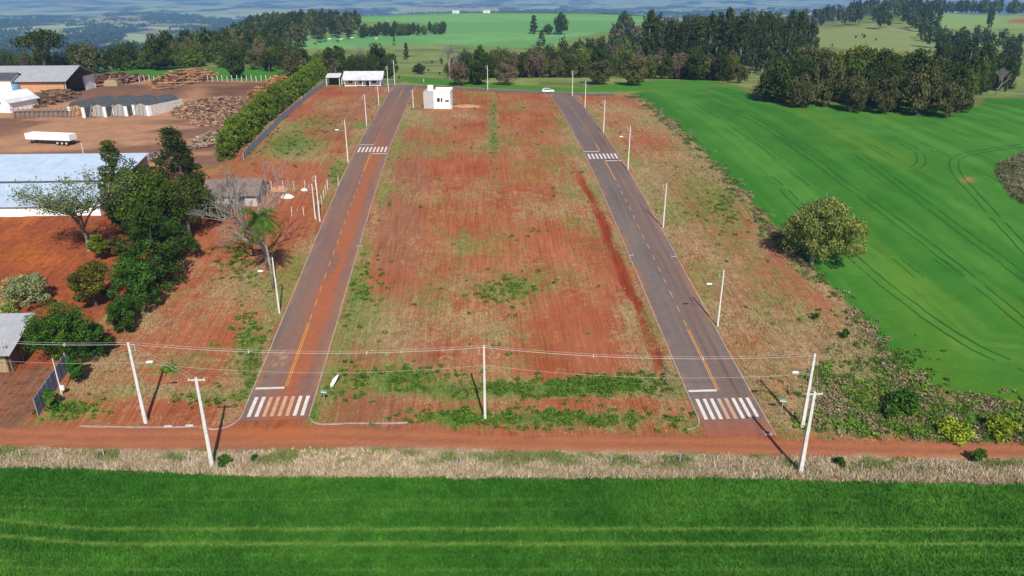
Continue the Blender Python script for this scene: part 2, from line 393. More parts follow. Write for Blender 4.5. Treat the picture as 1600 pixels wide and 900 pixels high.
BLOBS = [  # extra green or tan growth in the lots: column, row, half width, half height, strength, 1 green / 0 straw
 (600, 520, 60, 60, .50, 0), (570, 450, 35, 45, .35, 1), (620, 590, 85, 16, .55, 1), (800, 610, 240, 13, .75, 1), (950, 600, 90, 14, .9, 1), (860, 655, 180, 14, .75, 1),
 (710, 655, 30, 12, .6, 1), (700, 480, 60, 40, .25, 0), (790, 455, 60, 25, .38, 1), (930, 320, 40, 60, .30, 0), (900, 275, 40, 40, .28, 0), (770, 205, 7, 45, .6, 1),
 (700, 190, 80, 22, .4, 0), (640, 180, 25, 16, .4, 0), (740, 160, 60, 8, .3, 1), (905, 220, 16, 40, .3, 0), (985, 500, 20, 60, .4, 0), (1005, 570, 18, 40, .35, 0), (1040, 600, 18, 50, .45, 0),
 (760, 330, 90, 120, .14, 0), (780, 520, 50, 20, .25, 0), (690, 430, 50, 80, .12, 1), (630, 290, 40, 60, .1, 0),
 (450, 225, 45, 22, .75, 1), (490, 190, 40, 14, .45, 1), (530, 165, 50, 14, .5, 0), (480, 245, 45, 25, .35, 0), (430, 185, 10, 10, .2, 1), (525, 275, 12, 22, .5, 1),
 (380, 400, 35, 40, .4, 1), (350, 460, 60, 40, .35, 0), (300, 560, 60, 20, .25, 0), (255, 610, 160, 14, .4, 0), (330, 620, 60, 12, .4, 1), (385, 530, 22, 45, .45, 1), (110, 640, 40, 12, .5, 1), (230, 500, 30, 20, .4, 0),
 (265, 578, 14, 6, .9, 1), (425, 470, 20, 40, .3, 0), (395, 590, 16, 50, .5, 1), (487, 640, 8, 18, .9, 1), (180, 570, 60, 30, .25, 0),
 (1010, 300, 25, 40, .5, 0), (1045, 350, 30, 40, .35, 0), (1090, 290, 50, 30, .3, 1), (1070, 240, 60, 26, .3, 0), (1000, 190, 50, 25, .4, 0), (950, 165, 30, 14, .5, 0), (1130, 330, 40, 30, .35, 1), (1180, 380, 30, 30, .3, 0),
 (1120, 430, 30, 60, .25, 0), (1170, 500, 50, 50, .22, 0), (1250, 500, 40, 50, .4, 0), (1320, 540, 60, 50, .5, 0), (1390, 590, 70, 40, .6, 1), (1300, 600, 80, 35, .5, 0), (1250, 650, 60, 30, .55, 0), (1420, 650, 110, 30, .6, 1), (1540, 665, 90, 26, .95, 1), (1350, 660, 70, 26, .5, 0),
 (1200, 565, 30, 30, .4, 0)]
TRACKS = [W2([(1238, 226), (1300, 272), (1400, 345), (1480, 405), (1560, 470), (1640, 540)]), W2([(1410, 224), (1438, 238), (1441, 255), (1430, 262)]),
          W2([(1640, 222), (1560, 232), (1500, 242), (1488, 255), (1496, 275), (1520, 300), (1560, 345), (1640, 430)]), W2([(1085, 150), (1150, 172), (1240, 225)]),
          W2([(1340, 240), (1420, 300), (1500, 360), (1640, 460)]), W2([(1200, 275), (1260, 330), (1330, 400), (1400, 460), (1520, 545), (1640, 590)])]
def paint(x, y, z):
    n = len(x); px, py = project(x, y, z)
    d = np.hypot(x, y)
    f1 = fbm(x / 14, y / 14, 41, 4); f2 = fbm(x / 5, y / 7, 51, 4); f3 = fbm(x / 2.2, y / 30, 61, 3); f4 = fbm(x / 30, y / 30, 71, 3)
    # the lots: red soil under patchy growth
    A = mixc(col['soil'], col['soil2'], np.clip((f2 - .35) * 2.2, 0, 1))
    greyish = ss(.52, .68, fbm(x / 18, y / 45, 88, 3)); A = mixc(A, alb(158, 112, 88), greyish * .55)
    g = ss(.42, .62, fbm(x / 10, y / 10, 43, 3))
    B = mixc(col['dry'], col['grassg'], g * .75)
    M = 0.23 + .03 * ss(36, 40, x) + (f1 - .5) * 1.0 + (f3 - .5) * .35
    for bx, by, rx, ry, s, k in BLOBS:
        w = np.exp(-(((px - bx) / rx) ** 2 + ((py - by) / ry) ** 2)) * s
        M = M + w * .95; B = mixc(B, col['weed'] if k else col['tan'], np.clip(w * 1.2, 0, 1))
    # verge strips next to the kerbs
    for X in (XL, XR):
        e = np.abs(np.abs(x - X) - 5.6); M = M + .30 * np.exp(-(e / 1.5) ** 2)
    gx = 24.7 + 0.35 * np.sin(y / 7.0) + 0.2 * np.sin(y / 2.3) - .8 * ss(120, 155, y); gm = (.45 + .5 * ss(.35, .65, fbm(x / 3, y / 6, 93, 2))) * np.exp(-((x - gx) / .85) ** 2) * ss(80, 90, y) * (1 - ss(150, 175, y)); M = M - 1.0 * gm
    A = mixc(A, alb(150, 66, 38), gm)  # bare red gully soil, with the shade of the cut darkened in
    al = 1 - 0.8 * np.ones(n) * (0.6)
    # red soil left of the tree row
    redw = soft(px, py, [(-600, 700), (-600, 330), (330, 330), (300, 380), (270, 430), (150, 500), (110, 575), (60, 650)], 6)
    A = mixc(A, mixc(col['red'], col['orange'], np.clip((f2 - .55) * 4, 0, 1)), redw); M = M * (1 - redw) + .30 * redw; B = mixc(B, alb(112, 50, 28), redw)
    bw = soft(px, py, [(-200, 700), (-200, 560), (20, 585), (60, 572), (100, 575), (52, 640), (52, 670)], 5) * (.5 + .5 * ss(.4, .6, fbm(x / 3, y / 8, 97, 3))); A = mixc(A, alb(150, 108, 84), bw)
    w = redw * np.exp(-(((px - 55) / 60) ** 2 + ((py - 405) / 14) ** 2)); A = mixc(A, col['orange'], np.clip(w, 0, 1))
    # yard of the sawmill
    yw = soft(px, py, YARD, 3)
    Y = mixc(col['yard'], col['yardd'], ss(.45, .6, fbm(x / 22, y / 12, 91, 4)))
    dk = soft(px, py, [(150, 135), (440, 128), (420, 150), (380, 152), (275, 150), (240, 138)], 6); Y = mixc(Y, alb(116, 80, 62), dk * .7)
    tr = poly_dist(px, py, [(-50, 235), (120, 212), (200, 196), (250, 178), (290, 158), (310, 148)]); Y = mixc(Y, alb(196, 146, 112), np.exp(-(tr / 16) ** 2) * .9)
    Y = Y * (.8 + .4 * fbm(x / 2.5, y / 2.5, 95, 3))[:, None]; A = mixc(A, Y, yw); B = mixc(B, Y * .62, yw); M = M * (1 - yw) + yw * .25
    # the bright strips of field behind
    gs = soft(px, py, [(-600, 127), (-600, 106), (150, 106), (430, 104), (510, 108), (470, 118), (440, 127), (150, 122)], 1.2)
    gs2 = soft(px, py, [(615, 118), (700, 123), (760, 130), (900, 137), (1000, 126), (1100, 124), (1150, 131), (1080, 140), (900, 146), (760, 139), (640, 130)], 1.5)
    gs = np.maximum(gs, gs2)
    # right field
    rf = soft(px, py, RFIELD, 2.0) * (1 - soft(px, py, ISLAND, 3))
    u = poly_dist(x, y, RF_BW)
    rows = (vn(u / 3.2, u * 0, 101) - .5) * .9 + (vn(u / 1.3, u * 0, 103) - .5) * .8 + (fbm(x / 5, y / 9, 105, 3) - .5) * 1.3 + (vn(u / 11, u * 0, 102) - .5) * .9
    rc = mixc(col['rcrop'], col['rcrop2'], np.clip(.45 + rows * .8 + (f4 - .5) * 1.0, 0, 1))
    yel = ss(.6, .75, fbm(x / 25, y / 60, 107, 4)); rc = mixc(rc, alb(106, 144, 44), yel * .5)
    tk = np.zeros(n)
    for off in (14, 27, 40, 66, 92):
        tk = np.maximum(tk, np.exp(-((np.abs(u - off) - 1.0) / .4) ** 2) * .3 * ss(.35, .6, f1))
    rc = mixc(rc, alb(40, 90, 28), tk)
    bare = np.exp(-(((px - 1511) / 9) ** 2 + ((py - 281) / 4) ** 2)); rc = mixc(rc, alb(170, 130, 90), np.clip(bare * 1.3, 0, 1))
    hill = np.zeros(n)
    isl = soft(px, py, ISLAND, 3); A = mixc(A, alb(140, 138, 80), isl); B = mixc(B, col['dry'], isl)
    k = np.maximum(rf, 0); A = mixc(A, rc, k); B = mixc(B, rc * 1.0, k)
    al2 = np.maximum(rf, gs)
    # boundary scrub along the right field
    A = mixc(A, mixc(col['gstrip'], col['rcrop2'], f1), gs); B = mixc(B, col['gstrip'], gs)
    sb = np.exp(-((u - 0.6) / 2.6) ** 2) * (1 - rf) * (y < 270) * (y > 75); M = M + sb * .5; B = mixc(B, col['tan'], sb * .6)
    # pale green corner at the right and the strip along the dirt road
    # beyond: pastures and far hills, nothing of it nearer than 285 m
    beyond = soft(px, py, [(560, 132.5), (700, 135.5), (860, 143), (985, 146), (1010, 143), (1010, 100), (560, 100)], 1.5) * (d > 215) + soft(px, py, [(1140, 128), (1180, 149), (1230, 157), (1400, 163), (1530, 164), (1540, 151), (1700, 151), (1700, 90), (1140, 90)], 1.5) * (d > 215) * (x > 0)
    fw = np.maximum(ss(283, 300, d), beyond) * (1 - np.maximum(gs, rf)) * (y > 0) * (1 - yw)
    past = mixc(col['pasture'], alb(128, 148, 78), ss(.4, .6, fbm(x / 35, y / 35, 111, 4)))
    past = mixc(past, col['scrub'], ss(.56, .66, fbm(x / 15, y / 15, 113, 3)) * .6)
    A = mixc(A, past, fw); B = mixc(B, col['scrub'], fw); M = M * (1 - fw) + fw * .15
    fg = soft(px, py, [(420, 72), (470, 60), (560, 50), (690, 42), (545, 32), (545, 16), (700, 12), (860, 14), (1010, 24), (1000, 38), (900, 58), (850, 76), (700, 70), (600, 72), (520, 78)], 2) * ss(560, 640, d) * (d < 1500)
    fgc = mixc(col['far_g'], alb(128, 180, 106), ss(.4, .6, fbm(x / 120, y / 60, 115, 3)))
    A = mixc(A, fgc, fg); B = mixc(B, fgc, fg)
    p2 = soft(px, py, [(1225, 38), (1330, 38), (1450, 42), (1530, 58), (1530, 84), (1430, 84), (1280, 70)], 2) * (d > 400) * (d < 1000)
    A = mixc(A, mixc(alb(158, 166, 104), alb(140, 154, 90), f4), p2)
    p3 = soft(px, py, [(1450, 45), (1470, 16), (1520, 12), (1640, 12), (1640, 46), (1560, 44)], 2) * (d > 900) * (d < 1600)
    p3b = soft(px, py, [(1570, 32), (1640, 24), (1640, 37), (1575, 36)], 2) * p3
    A = mixc(A, mixc(alb(132, 170, 92), alb(150, 170, 104), f4), p3); A = mixc(A, alb(170, 110, 80), p3b); B = mixc(B, A, p3 * .7)
    ff = ss(1350, 1700, d) + ss(850, 1000, d) * (px < 330); ff = np.clip(ff, 0, 1) * (1 - p3)
    patch = ss(.485, .52, fbm(x / 420, y / 420, 121, 4)); FC = mixc(col['forest'], alb(182, 194, 128), patch)
    patch2 = ss(.60, .63, fbm(x / 260 + 9, y / 260, 127, 3)); FC = mixc(FC, alb(176, 160, 116), patch2 * .8)
    A = mixc(A, FC, ff); B = mixc(B, FC, ff)
    # dry verge, dirt road and the front crop
    yd0 = line_y(DIRT_LO, x); yd1 = line_y(DIRT_HI, x); yc = crop_front_y(x)
    wob = (fbm(x / 3, y / 3, 131, 3) - .5) * 1.6
    dry = ss(-.5, .5, yd1 + wob - y)                     # everything nearer than the upper edge of the dirt road
    rut = np.abs(np.abs(y - (yd0 + yd1) / 2) - .85); DC = mixc(col['dirt2'], col['dirt'], np.exp(-(rut / .5) ** 2))
    DC = mixc(DC, alb(200, 116, 70), np.exp(-(((px - 430) / 80) ** 2 + ((py - 672) / 14) ** 2)))
    A = mixc(A, DC, dry); M = M * (1 - dry) + dry * (-.25 + .25 * ss(.55, .7, f2)); B = mixc(B, col['dirt2'], dry * .8)
    dv = ss(-.5, .5, yd0 + wob * .8 - y)
    gg = ss(.52, .64, fbm(x / 4, y / 1.5, 133, 3)) * ss(yc + 1.2, yd0, y)
    DV = mixc(mixc(col['deadg'], alb(160, 132, 112), ss(.4, .6, f2)), alb(120, 140, 70), gg)
    A = mixc(A, DV, dv); B = mixc(B, DV, dv); M = M * (1 - dv) + dv * .5
    fc = ss(-.18, .18, yc + (fbm(x / 2.5, x * 0, 135, 3) - .5) * .6 - y)
    cc = crop_colour(x, y)
    A = mixc(A, cc, fc); B = mixc(B, cc, fc)
    alp = np.clip(1 - (1 - np.maximum.reduce([fc, dv, rf, gs, fw, yw, dry])) * ss(0, .2, 1 - M), 0, 1)
    return A, B, np.clip(M, -.6, 1.6), alp
def crop_lines(x, y):
    """pale lines of shorter crop, along the front field"""
    px, py = project(x, y, H(x, y, False))
    s = 0
    bend = 14 * ss(170, -40, px) 
    for r, a, w, cut in ((827, .9, 2.6, 0), (850.5, 1.0, 3.0, 0), (782, .40, 1.3, .45), (797, .35, 1.6, .5), (891, .5, 2.0, .45), (868, .3, 1.8, .5)):
        k = 1 if r in (827, 850.5) else .3
        s = s + a * np.exp(-((py - (r - bend * k)) / w) ** 2) * ss(cut - .25, cut + .1, fbm(x / 9, y / 3, int(r), 2))
    return np.clip(s, 0, 1)
def crop_colour(x, y):
    f = fbm(x / 6, y / 3, 141, 4); e = fbm(x / 25, y / 9, 143, 3)
    c = mixc(col['crop'], col['crop2'], np.clip((f - .5) * 1.4 + (e - .5) * 1.2 + .35, 0, 1))
    return mixc(c, alb(128, 160, 72), crop_lines(x, y) * .8)
def sheet(name, xs, ys, cut=None, label=None, sink=None):
    X, Y = np.meshgrid(xs, ys); x = X.ravel(); y = Y.ravel(); z = H(x, y)
    A, B, M, al = paint(x, y, z)
    if sink is not None: z = z - sink(x, y)
    nx, ny = len(xs), len(ys)
    i = np.arange(ny - 1)[:, None] * nx + np.arange(nx - 1)[None, :]; i = i.ravel()
    Q = np.stack([i, i + 1, i + nx + 1, i + nx], 1)
    if cut is not None:
        cx = (x[Q[:, 0]] + x[Q[:, 2]]) / 2; cy = (y[Q[:, 0]] + y[Q[:, 2]]) / 2; Q = Q[~cut(cx, cy)]
    mk = np.stack([M, M, M, al], 1)
    me = mesh_np(name, np.stack([x, y, z], 1), Q, M_ground, {'base': A, 'cover': B, 'mix': mk}, smooth=True)
    # keep only used vertices is not needed: unused ones carry no faces
    return tag(link(name, me), kind='structure')
NX0, NX1, NY0, NY1 = -205.0, 240.0, 38.0, 300.0
ys = [NY0]
while ys[-1] < NY1: ys.append(min(NY1, ys[-1] + max(.45, .0068 * ys[-1])))
near_x = np.concatenate([np.arange(NX0, -60, 1.0), np.arange(-60, 72, .55), np.arange(72, NX1 + .01, .9)]); near_x[-1] = NX1
sheet('ground', near_x, np.array(ys))
gx = [0.0]
while gx[-1] < 26000: gx.append(gx[-1] + (4.5 if gx[-1] < 260 else max(4.5, .017 * gx[-1])))
gx = np.array(sorted([-v for v in gx[1:]] + gx)); gx = gx[(gx < NX0 - 5) | (gx > NX1 + 5) | ((gx > NX0 + 5) & (gx < NX1 - 5))]
gx = np.sort(np.concatenate([gx, [NX0, NX0 + 4, NX1 - 4, NX1]]))
gy = [NY1, NY1 + 2]
while gy[-1] < 28000: gy.append(gy[-1] + max(2.6, .0135 * gy[-1]))
gy = np.array([-400, -200, -100, -50, 0, 20, 34, NY0, NY0 + 4] + list(np.arange(50, 290, 7)) + [NY1 - 4] + gy)
def sink_in(x, y): return np.where((x > NX0 + .1) & (x < NX1 - .1) & (y > NY0 + .1) & (y < NY1 - .1), 1.2, 0.0)
sheet('hills', gx, gy, cut=lambda x, y: (x > NX0 + 6) & (x < NX1 - 6) & (y > NY0 + 6) & (y < NY1 - 6), sink=sink_in)

# ------------------------------------------------------------------ roads, kerbs and painted markings
def Yat(X, py):
    """distance along the street X at photograph row py"""
    ys_ = np.arange(60, 330, .1); _, r = project(np.full_like(ys_, X), ys_, H(ys_ * 0 + X, ys_, False)); return float(np.interp(-py, -r[::1], ys_)) 
def strip(X, y0, y1, w, dz, step=1.0, nx=2, cf=None):
    n = max(2, int((y1 - y0) / step) + 1); yy = np.linspace(y0, y1, n); xx = np.linspace(X - w / 2, X + w / 2, nx)
    XX, YY = np.meshgrid(xx, yy); x = XX.ravel(); y = YY.ravel()
    z = H(np.full_like(x, X if abs(X - XL) < 6 or abs(X - XR) < 6 else X), y, False) + dz
    i = (np.arange(n - 1)[:, None] * nx + np.arange(nx - 1)[None, :]).ravel()
    return np.stack([x, y, z], 1), np.stack([i, i + 1, i + nx + 1, i + nx], 1)
def asphalt_colour(x, y, X, left):
    f = fbm(x / 3, y / 12, 151, 4); st = fbm(x / .5, y / 25, 153, 3)
    c = mixc(alb(115, 102, 99), alb(134, 118, 111), np.clip(f + (st - .5) * 1.2, 0, 1))
    t = (x - X) / (RW / 2)
    if left:
        w = np.exp(-((t - .28) / .42) ** 2) * ss(.2, .6, st * .5 + f * .5) * (1 - ss(150, 235, y)) * 1.5
        w = np.maximum(w, ss(91, 80, y) * .95 * np.exp(-((t - .1) / .75) ** 2))
        w = np.maximum(w, .34 * (1 - ss(230, 290, y)) * ss(-1.1, -.3, t))
        c = mixc(c, alb(176, 104, 70), np.clip(w, 0, 1))
        cr = np.exp(-(((t + .55) / .25) ** 2 + ((y - 91.5) / 2.0) ** 2)) * ss(.5, .6, fbm(x / .5, y / .7, 155, 3)); c = mixc(c, alb(190, 150, 110), np.clip(cr * 1.6, 0, 1))
    else:
        w = ss(78, 73, y) * .75; c = mixc(c, alb(176, 96, 62), np.clip(w, 0, 1))
        w = .28 * np.exp(-((t - .45) / .35) ** 2); c = mixc(c, alb(150, 104, 88), w)
        for o in (.28, .62):  # thin cable shadows, painted into the asphalt colour
            k = np.exp(-((t - o - .04 * np.sin(y / 16)) / .035) ** 2) * ss(.35, .6, fbm(x * 0 + o * 9, y / 14, 157, 2)) * .55; c = mixc(c, alb(78, 68, 72), k)
    edge = ss(.66, 1.0, np.abs(t)) * .85 * ss(.35, .65, fbm(x / 1.2, y / 3, 159, 3)); return mixc(c, alb(168, 118, 88), edge)
Y_END_L = Yat(XL, 657); Y_END_R = Yat(XR, 682)
Y_TOP_L = Yat(XL, 134); Y_TOP_R = Yat(XR, 146.5)
def street(X, y0, y1, left):
    V, Q = strip(X, y0, y1, RW, .05, .8, 25)
    c = asphalt_colour(V[:, 0], V[:, 1], X, left)
    road = tag(link('road', mesh_np('road', V, Q, M_asphalt, {'col': c}, smooth=True)), kind='structure')
    return road
roadL = street(XL, Y_END_L, Y_TOP_L, True); roadR = street(XR, Y_END_R, Y_TOP_R, False)
def drape_poly(parent, name, pts, dz, m):
    """flat marking given by its corner points (x, y), lying on the road"""
    V = [(x, y, float(H(np.array(XL if x < 3 else XR), np.array(y), False)) + dz) for x, y in pts]
    me = bpy.data.meshes.new(name); me.from_pydata(V, [], [tuple(range(len(V)))]); me.materials.append(m); me.update()
    return link(name, me, parent)
def rect(parent, name, xc, yc, w, l, m, dz=.07):
    n = max(1, int(l / .6)); V = []; Fc = []
    X = XL if xc < 3 else XR
    for i in range(n + 1):
        y = yc - l / 2 + l * i / n; z = float(H(np.array(X), np.array(y), False)) + dz
        V += [(xc - w / 2, y, z), (xc + w / 2, y, z)]
    for i in range(n): Fc.append((2 * i, 2 * i + 1, 2 * i + 3, 2 * i + 2))
    me = bpy.data.meshes.new(name); me.from_pydata(V, [], Fc); me.materials.append(m); me.update()
    return link(name, me, parent)
def crosswalk(road, X, row0, row1, nst, m=None, stain=None):
    a, b = Yat(X, row1), Yat(X, row0)
    for i in range(nst):
        xc = X - RW / 2 + .35 + (RW - .7) * (i + .5) / nst
        o = rect(road, 'crosswalk_stripe', xc, (a + b) / 2, .45, b - a, m or (M_stain if (stain and i in stain) else M_white))
        if stain and i in stain: o['label'] = 'stripe stained orange by tyres'
crosswalk(roadL, XL, 620, 651, 8, stain=(2, 3, 4, 5)); crosswalk(roadR, XR, 623, 655, 8, stain=(3, 4))
crosswalk(roadL, XL, 230, 238, 8); crosswalk(roadR, XR, 240.5, 248.5, 8)
crosswalk(roadL, XL, 134.6, 137, 6, M_redpaint); crosswalk(roadR, XR, 147.2, 150, 5, M_redpaint)
def stop_line(road, X, row, side): rect(road, 'stop_line', X + side * RW / 4, Yat(X, row), RW / 2 - .35, .42, M_white)
stop_line(roadL, XL, 606.5, -1); stop_line(roadR, XR, 610.5, -1)
stop_line(roadL, XL, 226.5, -1); stop_line(roadL, XL, 240.5, 1); stop_line(roadR, XR, 237, -1); stop_line(roadR, XR, 251.5, 1)
def centre(road, X, segs):
    for r0, r1, kind in segs:
        a, b = Yat(X, r1), Yat(X, r0)
        if kind == 'double':
            for o in (-.13, .13): rect(road, 'centre_line', X + o, (a + b) / 2, .11, b - a, M_yellow)
        elif kind == 'single': rect(road, 'centre_line', X, (a + b) / 2, .2, b - a, M_yellow)
        else:
            y = a + 1.6
            while y < b - 1: rect(road, 'centre_dash', X, y, .12, 2.0, M_yellow); y += 4.3
centre(roadL, XL, [(505, 604, 'double'), (268, 505, 'dash'), (241, 268, 'single'), (150, 226, 'dash'), (139, 150, 'single')])
centre(roadR, XR, [(515, 610, 'double'), (282, 515, 'dash'), (251, 282, 'single'), (226, 236, 'single'), (153, 226, 'dash')])
def kerb(pts, close=False, w=.17, h=.10, name='kerb'):
    """kerb following a list of (x, y) on the land"""
    mb = MB(); pts = [Vector(p) for p in pts]; n = len(pts); ring = []
    for i, p in enumerate(pts):
        d = (pts[min(i + 1, n - 1)] - pts[max(i - 1, 0)]).normalized(); q = Vector((-d.y, d.x)) * w / 2
        z = float(H(np.array(XL if abs(p.x - XL) < 6 else (XR if abs(p.x - XR) < 6 else p.x)), np.array(p.y), False))
        b = len(mb.v)
        mb.v += [(p.x - q.x, p.y - q.y, z - .1), (p.x - q.x, p.y - q.y, z + h), (p.x + q.x, p.y + q.y, z + h), (p.x + q.x, p.y + q.y, z - .1)]
        if i:
            for k in range(3): mb.f.append((b - 4 + k, b - 3 + k, b + 1 + k, b + k))
    mb.f.append((0, 1, 2, 3)); e = len(mb.v) - 4; mb.f.append((e, e + 1, e + 2, e + 3))
    return tag(mb.build(name, M_kerb), kind='structure')
def arc(cx, cy, r, a0, a1, n=8): return [(cx + r * math.cos(R(a0 + (a1 - a0) * i / n)), cy + r * math.sin(R(a0 + (a1 - a0) * i / n))) for i in range(n + 1)]
def yline(x, a, b, st=1.5):
    n = int((b - a) / st); return [(x, a + (b - a) * i / n) for i in range(n + 1)]
hw = RW / 2 + .09
c0 = Yat(XL, 648)
kerb(list(reversed(yline(XL - hw, c0, Y_TOP_L))) + [(XL - hw - 2.6 + 2.6 * math.cos(R(-t)), c0 - 2.6 * math.sin(R(t))) for t in (15, 35, 55, 75, 90)] + [PZ(q, w_) for q, w_ in ((300, 667), (250, 668), (190, 667.5), (125, 666))])
c1 = Yat(XL + hw, 648)
kerb(list(reversed(yline(XL + hw, c1, Y_TOP_L))) + [(XL + hw + 2.0 - 2.0 * math.cos(R(t)), c1 - 2.0 * math.sin(R(t))) for t in (15, 35, 55, 75, 90)] + [(x, c1 - 2.0 - (x + 18) * .03) for x in (-16, -12, -8.5)])
c2 = Yat(XR - hw, 655)
kerb(list(reversed(yline(XR - hw, c2, Y_TOP_R))) + [(XR - hw - 2.0 + 2.0 * math.cos(R(t)), c2 - 2.0 * math.sin(R(t))) for t in (15, 35, 55, 75, 90)])
kerb(yline(XR + hw, Yat(XR + hw, 680), Y_TOP_R))
# the street across the top of the lots
def path_strip(name, pts, w, dz, m, colf):
    P2 = [Vector(p) for p in pts]; L = [0]
    for a, b in zip(P2, P2[1:]): L.append(L[-1] + (b - a).length)
    n = int(L[-1] / 1.5) + 2; V = []; Q = []
    for i in range(n):
        s = L[-1] * i / (n - 1); x = np.interp(s, L, [p.x for p in P2]); y = np.interp(s, L, [p.y for p in P2])
        s2 = min(L[-1], s + .5); s1 = max(0, s - .5)
        d = Vector((np.interp(s2, L, [p.x for p in P2]) - np.interp(s1, L, [p.x for p in P2]), np.interp(s2, L, [p.y for p in P2]) - np.interp(s1, L, [p.y for p in P2]))).normalized()
        for t in np.linspace(-.5, .5, 7):
            X_, Y_ = x - d.y * w * t, y + d.x * w * t; V.append((X_, Y_, float(H(np.array(X_), np.array(Y_), False)) + dz))
    for i in range(n - 1):
        for k in range(6): Q.append((7 * i + k, 7 * i + k + 1, 7 * i + k + 8, 7 * i + k + 7))
    V = np.array(V); return tag(link(name, mesh_np(name, V, np.array(Q), m, {'col': colf(V[:, 0], V[:, 1])}, smooth=True)), kind='structure')
top_pts = W2([(560, 134), (640, 134.2), (700, 137), (760, 140.5), (860, 145), (905, 147), (960, 148)])
path_strip('road', top_pts, 6.0, .07, M_asphalt, lambda x, y: mixc(alb(118, 106, 100), alb(140, 118, 106), fbm(x / 4, y / 4, 161, 3)))
kerb([(p[0], p[1] + 3.1) for p in top_pts], w=.25)

def track(name, pts, w, c0, dz=.035, gap=.25):
    P2 = [Vector(p) for p in pts]; Q = P2[:]
    for _ in range(3):                                        # rounded bends
        q = [Q[0]]
        for a, b_ in zip(Q, Q[1:]): q += [a.lerp(b_, .25), a.lerp(b_, .75)]
        Q = q + [Q[-1]]
    L = [0]
    for a, b_ in zip(Q, Q[1:]): L.append(L[-1] + (b_ - a).length)
    n = int(L[-1] / .7) + 2; s_ = np.linspace(0, L[-1], n); x = np.interp(s_, L, [p.x for p in Q]); y = np.interp(s_, L, [p.y for p in Q])
    tx = np.gradient(x); ty = np.gradient(y); m_ = np.hypot(tx, ty); tx /= m_; ty /= m_
    V = []; F_ = []; ww = w * (.5 + .9 * fbm(s_ / 4, s_ * 0, 7, 2)); keep = fbm(s_ / 6, s_ * 0 + 3, 8, 2) > gap
    for i in range(n): V += [(x[i] - ty[i] * ww[i] / 2, y[i] + tx[i] * ww[i] / 2), (x[i] + ty[i] * ww[i] / 2, y[i] - tx[i] * ww[i] / 2)]
    V = np.array(V); z = H(V[:, 0], V[:, 1]) + dz
    for i in range(n - 1):
        if keep[i]: F_.append((2 * i, 2 * i + 1, 2 * i + 3, 2 * i + 2))
    v = fbm(V[:, 0] / 2, V[:, 1] / 2, 11, 2); cc_ = np.array(c0)[None] * (.8 + .4 * v)[:, None]
    return tag(link(name, mesh_np(name, np.column_stack([V, z]), np.array(F_), M_asphalt, {'col': cc_})), kind='structure')
def offs(pts, o):
    P2 = [Vector(p) for p in pts]; out = []
    for i, p in enumerate(P2):
        d = (P2[min(i + 1, len(P2) - 1)] - P2[max(i - 1, 0)]).normalized(); out.append((p.x - d.y * o, p.y + d.x * o))
    return out
for T in TRACKS:
    for o in (-.95, .95): track('wheel_track', offs(T, o), .36, alb(48, 102, 30))
for o in (9, 16.5, 24, 33, 44, 58):
    for e in (-.8, .8): track('wheel_track', [p for p in offs(RF_BW, o + e)][2:-5], .22, alb(92, 146, 54) if int(o) % 2 else alb(50, 106, 30), gap=.5)
# ------------------------------------------------------------------ grass and crop blades
def tufts(name, pts, h, colr, blades=3, spread=.12, width=.05, lean=.5, label=None, cat='grass'):
    n = len(pts); V = np.zeros((n, blades, 3, 3), np.float32); a = rng.uniform(0, 2 * np.pi, (n, blades)); r = rng.uniform(0, spread, (n, blades))
    bx = pts[:, None, 0] + r * np.cos(a); by = pts[:, None, 1] + r * np.sin(a); bz = np.repeat(pts[:, 2:3] - .03, blades, 1)
    t = rng.uniform(0, 2 * np.pi, (n, blades)); w = width * rng.uniform(.6, 1.4, (n, blades))
    hh = h[:, None] * rng.uniform(.6, 1.2, (n, blades)); ln = hh * lean * rng.uniform(.2, 1, (n, blades)); la = rng.uniform(0, 2 * np.pi, (n, blades))
    V[:, :, 0] = np.stack([bx - w * np.cos(t), by - w * np.sin(t), bz], -1)
    V[:, :, 1] = np.stack([bx + w * np.cos(t), by + w * np.sin(t), bz], -1)
    V[:, :, 2] = np.stack([bx + ln * np.cos(la), by + ln * np.sin(la), bz + hh], -1)
    N = n * blades; cc = np.repeat(colr[:, None, :] * rng.uniform(.8, 1.2, (n, blades, 1)), 3, 1).reshape(n, blades, 3, 3)
    me = mesh_np(name, V.reshape(-1, 3), np.arange(N * 3).reshape(-1, 3), M_grass, {'col': cc.reshape(-1, 3)})
    return tag(link(name, me), label, cat, None, 'stuff')
def onland(x, y, fine=True): return np.stack([x, y, H(x, y, fine)], 1)
# front crop
n = 150000; x = rng.uniform(-66, 72, n); y = rng.uniform(46, 71, n); yc = crop_front_y(x) + (fbm(x / 2.5, x * 0, 135, 3) - .5) * .6
k = y < yc - .02; x, y = x[k], y[k]; ln_ = crop_lines(x, y); k = rng.uniform(0, 1, len(x)) > ln_ * .55; x, y, ln_ = x[k], y[k], ln_[k]
cc = crop_colour(x, y); v = fbm(x / .8, y / .8, 171, 3)
tufts('crop_field', onland(x, y), (.34 - .16 * ln_) * rng.uniform(.75, 1.15, len(x)), cc * (.78 + .78 * v)[:, None] * 1.06, 3, .16, .045, .7,
      'deep green young cereal crop filling the field along the bottom edge', 'crop')
